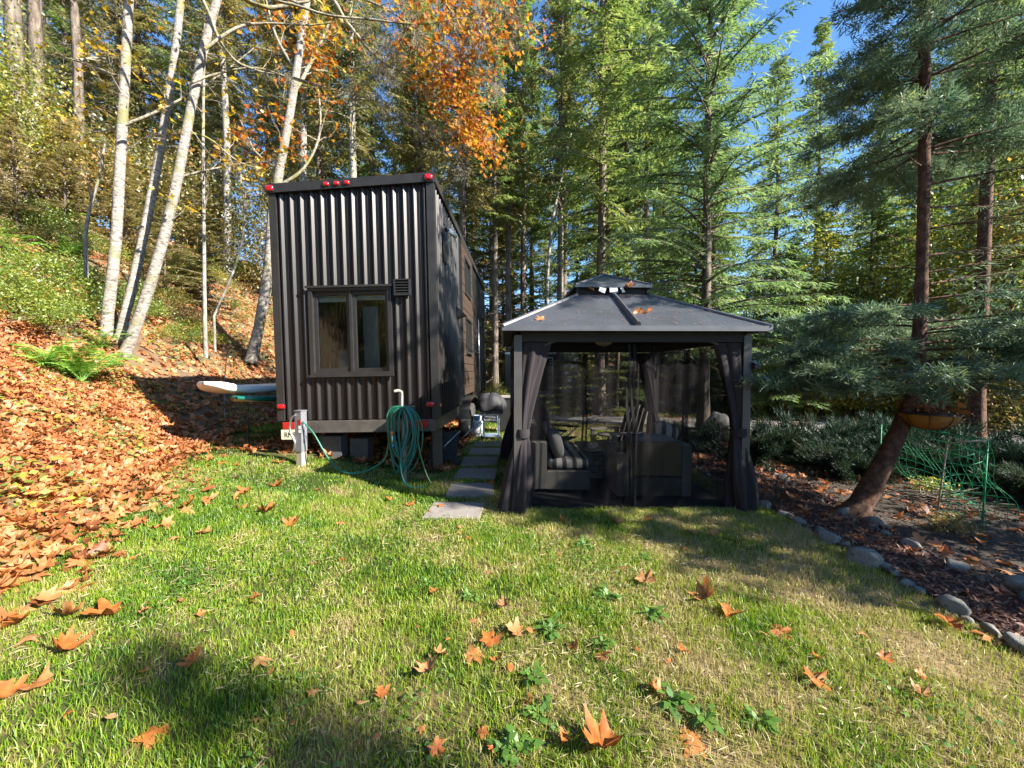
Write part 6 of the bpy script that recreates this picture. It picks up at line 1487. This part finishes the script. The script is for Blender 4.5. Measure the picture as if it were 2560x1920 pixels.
V = np.empty((n, 5, 3), np.float32)
for i, (t, ww) in enumerate(((0, -1), (0, 1), (.55, .8), (.55, -.8), (1, 0))):
    off = lean * hh * t ** 1.6; V[:, i, 0] = bx + dx * off + sx * ww; V[:, i, 1] = by + dy * off + sy * ww; V[:, i, 2] = bz + hh * t * (1 - .25 * np.minimum(lean, 1.5) * t) - (.004 if t == 0 else 0)
q = np.arange(n)[:, None] * 5
g = link('grass', np_mesh('grass', V.reshape(-1, 3), [q + np.array([[0, 1, 2, 3]]), q + np.array([[3, 2, 4]])]), M['grass'])
tag(g, 'patchy green and straw coloured lawn grass', 'grass', kind='stuff')

# dead straw lying between the blades, and small broad leaves of clover
nn = 46000; x = rg.uniform(-4.5, 3.0, nn); y = rg.uniform(.9, 6.5, nn) ** 1.0; k = lawn_keep(x, y) & (np.sin(1.9 * x + 2.2) * np.sin(1.6 * y + .4) + .5 * np.sin(4.7 * x + 3.3 * y) + .15 * x > -.35); x, y = x[k], y[k]; nn = len(x)
D = rg.normal(0, 1, (nn, 3)); D[:, 2] = np.abs(rg.normal(.06, .12, nn)); L = rg.uniform(.025, .075, nn); o = link('lawn_thatch', np_mesh('lawn_thatch', *kites(np.stack([x, y, H(x, y) + rg.uniform(.006, .035, nn)], 1), D, rg.normal(0, .5, (nn, 3)) + [0, 0, 1], L, rg.uniform(.0011, .0019, nn) * (1 + y / 4), .05)), M['thatch']); tag(o, 'dead straw lying in the dry patches of the lawn', 'thatch', kind='stuff')
nn = 1500; x = rg.uniform(-4.2, 2.9, nn); y = rg.uniform(1.2, 6, nn); k = lawn_keep(x, y) & (np.sin(2.3 * x + .3) * np.sin(1.9 * y + 2.0) > .25); x, y = np.repeat(x[k], 9), np.repeat(y[k], 9); nn = len(x); x = x + rg.normal(0, .05, nn); y = y + rg.normal(0, .05, nn); D = rg.normal(0, 1, (nn, 3)); D[:, 2] = .15; L = rg.uniform(.012, .032, nn)
o = link('clover_leaves', np_mesh('clover_leaves', *kites(np.stack([x, y, H(x, y) + rg.uniform(.015, .05, nn)], 1), D, rg.normal(0, .35, (nn, 3)) + [0, 0, 1], L, L * .42, .05, .55)), M['weed']); tag(o, 'small clover leaves in patches of the lawn', 'clover', kind='stuff')
# ------------------------------------------------------------------ leaf litter on the bank
LT = [maple_leaf(False, c, f, s) for c, f, s in ((.5, .3, 1), (-.5, -.3, 2), (.25, .6, 3), (.9, .1, 4))]; out = []
def litter(n, x0, x1, y0, y1, s0, s1, keep, tilt):
    x = rg.uniform(x0, x1, n); y = rg.uniform(y0, y1, n); k = keep(x, y); x, y = x[k], y[k]; N = ground_normal(x, y); p = np.stack([x, y, H(x, y) + rg.uniform(.005, .05, len(x))], 1)
    for i, (lv, lf) in enumerate(LT):
        sl_ = slice(i, None, 4); m = len(x[sl_])
        if m: X, Y, Z = rand_basis(rg, m, tilt, N[sl_]); out.append(template(lv, lf, p[sl_], X, Y, Z, rg.uniform(s0, s1, m)))
litter(19000, -9, -2.8, .8, 7.5, .06, .125, lambda x, y: (toe_dist(x, y) > -.22 + .3 * rg.normal(0, 1, len(x))) & (x > -1.5 * y - 1.5), .38)
litter(18000, -17, -3, 6.0, 19, .08, .16, lambda x, y: (toe_dist(x, y) > -.3) & (rg.random(len(x)) < np.clip(1.25 - .10 * toe_dist(x, y), .25, 1)) & ~((x > -4) & (y < 14.2)), .4)
litter(2200, -4.4, -1.0, 6.1, 13.5, .10, .16, lambda x, y: rg.random(len(x)) < .8, .4)
litter(1500, -2.5, 12, 10.5, 24, .10, .17, lambda x, y: rg.random(len(x)) < .5, .35)
litter(1800, -6, 16, 17, 40, .14, .24, lambda x, y: toe_dist(x, y) > -.4, .4)
litter(1300, 3.2, 9, 1.6, 9, .05, .13, lambda x, y: rg.random(len(x)) < .8, .35)
Vl, Fl = join_vf(out); o = link('leaf_litter', np_mesh('leaf_litter', Vl, Fl), M['litter']); tag(o, 'thick layer of dry orange brown maple leaves on the bank', 'leaves', kind='stuff')
# green groundcover sprigs poking through the litter
nn = 5200; x = rg.uniform(-15, -3, nn); y = rg.uniform(1.5, 17, nn); k = (toe_dist(x, y) > .1) & (np.sin(1.9 * x + .5) * np.sin(1.5 * y) + .5 * np.sin(4 * x + 3 * y) > .05 - .10 * np.maximum(toe_dist(x, y) - 2.0, -1.5)); x, y = x[k], y[k]; xs = np.repeat(x, 8) + rg.normal(0, .11, len(x) * 8); ys = np.repeat(y, 8) + rg.normal(0, .11, len(y) * 8); m = len(xs)
P = np.stack([xs, ys, H(xs, ys) + rg.uniform(.02, .15, m)], 1); D = rg.normal(0, 1, (m, 3)); D[:, 2] = np.abs(D[:, 2]) * .4; L = rg.uniform(.04, .085, m)
o = link('ground_cover', np_mesh('ground_cover', *kites(P, D, ground_normal(xs, ys) + rg.normal(0, .35, (m, 3)), L, L * .34, .1)), M['leaf_ylgreen']); tag(o, 'low green groundcover growing through the leaves on the bank', 'ground cover', kind='stuff')
# mulch chips
nn = 15000; y = rg.uniform(1.0, 7.4, nn); x0 = np.interp(y, [0, 2.3, 3.6, 5, 7.2], [3.08, 3.08, 3.06, 3.14, 3.2]); x1 = np.interp(y, [0, 2.6, 3.6, 5, 7.4], [3.7, 3.7, 3.8, 4.15, 4.9]); x = x0 + (x1 - x0) * rg.random(nn)
D = rg.normal(0, 1, (nn, 3)); D[:, 2] *= .35; L = rg.uniform(.018, .06, nn); o = link('mulch_chips', np_mesh('mulch_chips', *kites(np.stack([x, y, H(x, y) + .024 + rg.random(nn) * .02], 1), D, rg.normal(0, .5, (nn, 3)) + [0, 0, 1], L, L * .16, 0)), M['mulch_chip']); tag(o, 'reddish brown bark mulch on the path', 'mulch', kind='stuff')

nn = 42000; x = rg.uniform(3.6, 10, nn); y = rg.uniform(.8, 9.5, nn); k = x > np.interp(y, [0, 2.6, 3.6, 5, 7.4], [3.7, 3.7, 3.8, 4.15, 4.9]); x, y = x[k], y[k]; nn = len(x)
D = rg.normal(0, 1, (nn, 3)); D[:, 2] *= .3; L = rg.uniform(.012, .05, nn); o = link('ground_debris', np_mesh('ground_debris', *kites(np.stack([x, y, H(x, y) + .006 + rg.random(nn) * .01], 1), D, rg.normal(0, .5, (nn, 3)) + [0, 0, 1], L, L * .2, 0)), M['debris']); tag(o, 'fine dry twigs and crumbs of leaf on the dark ground', 'debris', kind='stuff')
# ------------------------------------------------------------------ single fallen leaves
LM = []
for c, f, s in ((.55, .45, 11), (-.75, -.35, 12), (1.3, .2, 13), (.35, .75, 14), (-.8, .55, 15), (.8, -.55, 16)):
    v_, f_ = maple_leaf(True, c, f, s); me = np_mesh('fallen_leaf', v_, f_, True); me.materials.append(M['lawn_leaf']); LM.append(me)
rl = random.Random(31); cnt = [0]
for sd3, wd in ((21, .24), (22, .30), (23, .20)):   # plain oval leaves
    rq = rnd(sd3); tt = np.linspace(0, 1, 7); half = wd * np.sin(np.pi * tt) ** .8; P_ = [(0, .0, 0)]; V3 = []
    for a_, h_ in zip(tt, half): V3 += [(-h_, a_ - .5, .5 * h_ + rq.normal(0, .03)), (h_, a_ - .5, .5 * h_ + .35 * (a_ - .5) ** 2)]
    F3 = np.array([(2 * i, 2 * i + 1, 2 * i + 3, 2 * i + 2) for i in range(6)]); me = np_mesh('fallen_leaf', np.array(V3), F3, True); me.materials.append(M['lawn_leaf']); LM.append(me)
def fallen(p, size, label, group=None, lift=.03, tilt=.35, mesh=None):
    o = bpy.data.objects.new('fallen_leaf', LM[cnt[0] % 6] if mesh is None else LM[mesh]); cnt[0] += 1; COL.objects.link(o); o.location = (p.x, p.y, p.z + lift); o.scale = (size,) * 3
    o.rotation_euler = (rl.gauss(0, tilt), rl.gauss(0, tilt), rl.uniform(0, 6.28)); return tag(o, label, 'leaf', group)
NAMED = [(225, 1340, .20, 'large pale brown leaf standing on the lawn near the bank'), (60, 1385, .13, 'three pointed orange leaf at the left edge of the lawn'), (140, 1418, .16, 'rust leaf with holes near the left edge'), (415, 1443, .10, 'small two lobed orange leaf in the left foreground'), (563, 1441, .11, 'flat tan leaf with a pointed stem in the left foreground'), (75, 1497, .14, 'crumpled yellow brown leaf at the left edge'), (20, 1515, .11, 'dark rust leaf cut by the left edge'), (340, 1600, .17, 'flat orange maple leaf in the bottom left foreground'),
         (925, 1466, .12, 'forked rust leaf below the pair in mid lawn'), (950, 1425, .09, 'small reddish leaf above the forked one'), (1025, 1425, .14, 'broad orange leaf, lowest of the mid lawn cluster'), (1060, 1395, .15, 'folded red brown leaf in the mid lawn cluster'), (1112, 1378, .12, 'orange leaf with a long stem in the mid lawn cluster'), (1025, 1352, .10, 'upright red leaf above the mid lawn cluster'), (1090, 1320, .10, 'orange leaf standing beside a weed'), (940, 1292, .08, 'narrow tan leaf standing in grass'), (1300, 1430, .10, 'upright rust leaf beside a jagged weed'), (1240, 1405, .08, 'yellow tan leaf on dry grass'),
         (1395, 1265, .16, 'curled orange leaf with raised points right of centre'), (1340, 1232, .12, 'ragged orange leaf at the edge of the gazebo shade'), (1525, 1300, .19, 'long crumpled orange leaf on the right lawn'), (1575, 1337, .16, 'pale tan half of a leaf below the crumpled one'), (1685, 1375, .13, 'narrow curled rust leaf on the right lawn'), (1763, 1483, .13, 'orange leaf near the bottom right of the lawn'), (1910, 1433, .08, 'small orange leaf near the stone edging'), (1500, 1610, .20, 'big glossy orange leaf at the bottom edge'), (1300, 1630, .19, 'tall twisted orange leaf at the bottom edge'), (1215, 1612, .07, 'small pink brown leaf at the bottom edge'), (1040, 1596, .07, 'small tan leaf at the bottom edge'), (945, 1632, .08, 'small yellow orange leaf at the bottom edge'), (825, 1520, .08, 'rolled tan leaf on a bare patch'),
         (735, 1215, .10, 'tan leaf in sunny mid lawn'), (575, 1115, .19, 'wide flat orange leaf on the bright grass'), (630, 1138, .15, 'tan leaf below the wide orange one'), (735, 1135, .10, 'orange leaf right of the wide one'), (885, 1095, .14, 'orange leaf pair near the paver'), (840, 1085, .09, 'tan leaf left of the pair near the paver'), (685, 1060, .09, 'small leaf in front of the hose'), (600, 1058, .16, 'pale curled leaf on the bright grass'), (530, 1070, .16, 'pink brown curled leaf left of the pale one'), (480, 1005, .15, 'tan rolled leaf at the top of the lawn'), (440, 1055, .13, 'orange leaf near the edge of the litter'), (405, 1100, .17, 'arched orange leaf near the edge of the litter'), (1010, 1165, .12, 'orange leaf right of the nearest paver'), (1215, 1133, .12, 'orange leaf at the gazebo front'), (1340, 1135, .13, 'rust leaf in front of the netting'), (1400, 1127, .12, 'pale orange leaf in the shade before the gazebo'), (1495, 1157, .11, 'dark leaf in the gazebo shade'), (1545, 1160, .10, 'rust leaf in shade near the right post'),
         (175, 1283, .12, 'orange leaf just off the litter edge'), (145, 1345, .14, 'long tan leaf left of the large brown one'), (40, 1357, .13, 'thin tan leaf at the left edge'), (390, 1307, .06, 'tiny tan leaf in the green grass'), (600, 1003, .17, 'bright orange leaf at the foot of the utility post'), (690, 995, .14, 'orange leaf right of the utility post'), (1860, 1380, .08, 'tan leaf in the dry grass on the right'), (1990, 1515, .09, 'rust leaf in the bottom right corner grass'), (2050, 1357, .14, 'orange leaf on the stones at the right edge'), (2140, 1390, .15, 'orange leaf caught at the edging on the right'), (310, 1470, .05, 'tiny tan leaf in the left foreground'), (440, 1162, .12, 'orange leaf left of the wide one'), (820, 1018, .13, 'orange leaf under the hose loops'), (770, 998, .12, 'rust leaf in the shade under the hose'), (915, 1040, .14, 'orange leaf at the foot of the hose coil'), (955, 1098, .12, 'curled orange leaf on the nearest paver'), (1060, 1050, .14, 'rust leaf beside the gazebo curtain'), (1035, 935, .10, 'brown leaf on the grass by the far pavers'), (1330, 1005, .0, '')]
for x_, y_, s_, lab in NAMED:
    if s_ <= 0: continue
    fallen(on_ground(x_ * 1.1573, y_ * 1.1573), s_ * .90, lab, None, .03, .25)
for k in range(60):
    px, py = rl.uniform(150, 2350), rl.uniform(1240, 1900); p = on_ground(px, py)
    if p.x > 2.95 or toe_dist(np.array([p.x]), np.array([p.y]))[0] > -.1 or (abs(p.x - 1.36) < 1.35 and abs(p.y - 5.76) < 1.35): continue
    fallen(p, rl.uniform(.035, .07), 'small scrap of dry leaf in the lawn', 'leaf scraps in the lawn', .03, .35, rl.choice((1, 3, 6, 7, 8)))
k = 0
while k < 170:
    px, py = rl.uniform(-20, 470), rl.uniform(1080, 1500); p = on_ground(px, py)
    if toe_dist(np.array([p.x]), np.array([p.y]))[0] < -.25: continue
    fallen(p, rl.uniform(.08, .135), 'dry maple leaf lying on top of the leaf litter on the bank', 'leaves on top of the litter', .05, .35); k += 1
def roof_leaf(px, py, d, s, lab, mesh=None):
    fallen(at(px, py, d), s, lab, None, .02, .5, mesh)
roof_leaf(1352, 803, 4.42, .11, 'orange leaf near the left corner of the gazebo roof'); roof_leaf(1596, 787, 4.66, .14, 'left of two orange leaves on the gazebo roof'); roof_leaf(1614, 782, 4.70, .13, 'right of two orange leaves on the gazebo roof')
roof_leaf(1575, 722, 5.20, .13, 'orange leaf caught under the gazebo vent'); roof_leaf(1475, 726, 5.22, .09, 'yellow leaf caught under the gazebo vent')
roof_leaf(815, 455, 6.3, .16, 'orange leaf on the edge of the house roof'); roof_leaf(1012, 449, 6.3, .14, 'orange leaf on the house roof near its right corner')

# needles and crumbs blown onto the gazebo roof
nn = 520; u = rg.uniform(-1.45, 1.45, nn); v = rg.uniform(.52, 1.48, nn); k = np.abs(u) < v; u, v = u[k], v[k]; nn = len(u); zr = ZE + (RH - v) / (RH - VH) * (ZT - ZE) + .012
cr, sr = math.cos(R(1.2)), math.sin(R(1.2)); X_ = 1.36 + cr * u + sr * v; Y_ = 5.76 + sr * u - cr * v; D = rg.normal(0, 1, (nn, 3)); D[:, 2] = D[:, 1] * .5; L = rg.uniform(.015, .05, nn)
o = link('roof_needles', np_mesh('roof_needles', *kites(np.stack([X_, Y_, zr], 1), D, np.tile([0, -.45, 1.0], (nn, 1)), L, np.maximum(.0016, L * .10), 0)), M['needle']); tag(o, 'dry needles and crumbs strewn over the gazebo roof', 'needles', kind='stuff')
# weeds in the lawn
def weed_mesh(seed):
    rg = rnd(seed); n = 18; az = rg.uniform(0, 6.28, n); el = rg.uniform(.2, .9, n); D = np.stack([np.cos(az) * np.cos(el), np.sin(az) * np.cos(el), np.sin(el)], 1); L = rg.uniform(.06, .13, n); P = rg.normal(0, .012, (n, 3)) * [1, 1, 0]
    N = np.stack([-np.cos(az) * np.sin(el), -np.sin(az) * np.sin(el), np.cos(el)], 1); a = kites(P, D, N, L * .6, L * .13, .0, .7); P2 = P + norm(D) * (L * .48)[:, None]; D2 = norm(D - [0, 0, .55]); b = kites(P2, D2, N, L * .55, L * .17, .1, .4)
    me = np_mesh('weed', *join_vf([a, b])); me.materials.append(M['weed']); return me
WM = [weed_mesh(s) for s in range(4)]
for i, (x_, y_, s_, lab) in enumerate(((1450, 1530, 1.3, 'large glossy weed in the right foreground'), (1520, 1562, 1.1, 'weed just right of the large glossy one'), (1190, 1370, 1.2, 'dark weed in mid lawn'), (1310, 1300, 1.3, 'pale weed below the curled leaf'), (1405, 1335, 1.3, 'tall weed right of the pale one'), (1150, 1470, 1.1, 'weed in the centre foreground'), (1262, 1185, 1.3, 'dark weed in the tree shadow'), (1120, 1640, 1.2, 'weed at the bottom edge'), (1085, 1640, 1.0, 'weed left of another at the bottom edge'), (1300, 1400, .9, 'jagged weed beside the upright leaf'), (1015, 1300, 1.0, 'weed left of the mid lawn cluster'), (400, 1275, 1.0, 'pale weed in the left lawn'), (1390, 1213, .9, 'small weed near the shade edge'), (1640, 1580, 1.0, 'weed in the right corner of the lawn'), (930, 1270, .9, 'weed behind the narrow leaf'), (1170, 1560, 1.0, 'weed between bare patches in the foreground'))):
    p = on_ground(x_ * 1.1573, y_ * 1.1573); o = bpy.data.objects.new('weed', WM[i % 4]); COL.objects.link(o); o.location = (p.x, p.y, p.z + .015); o.scale = (s_ * .8,) * 3; o.rotation_euler = (0, 0, i * 1.7); tag(o, lab, 'weed')
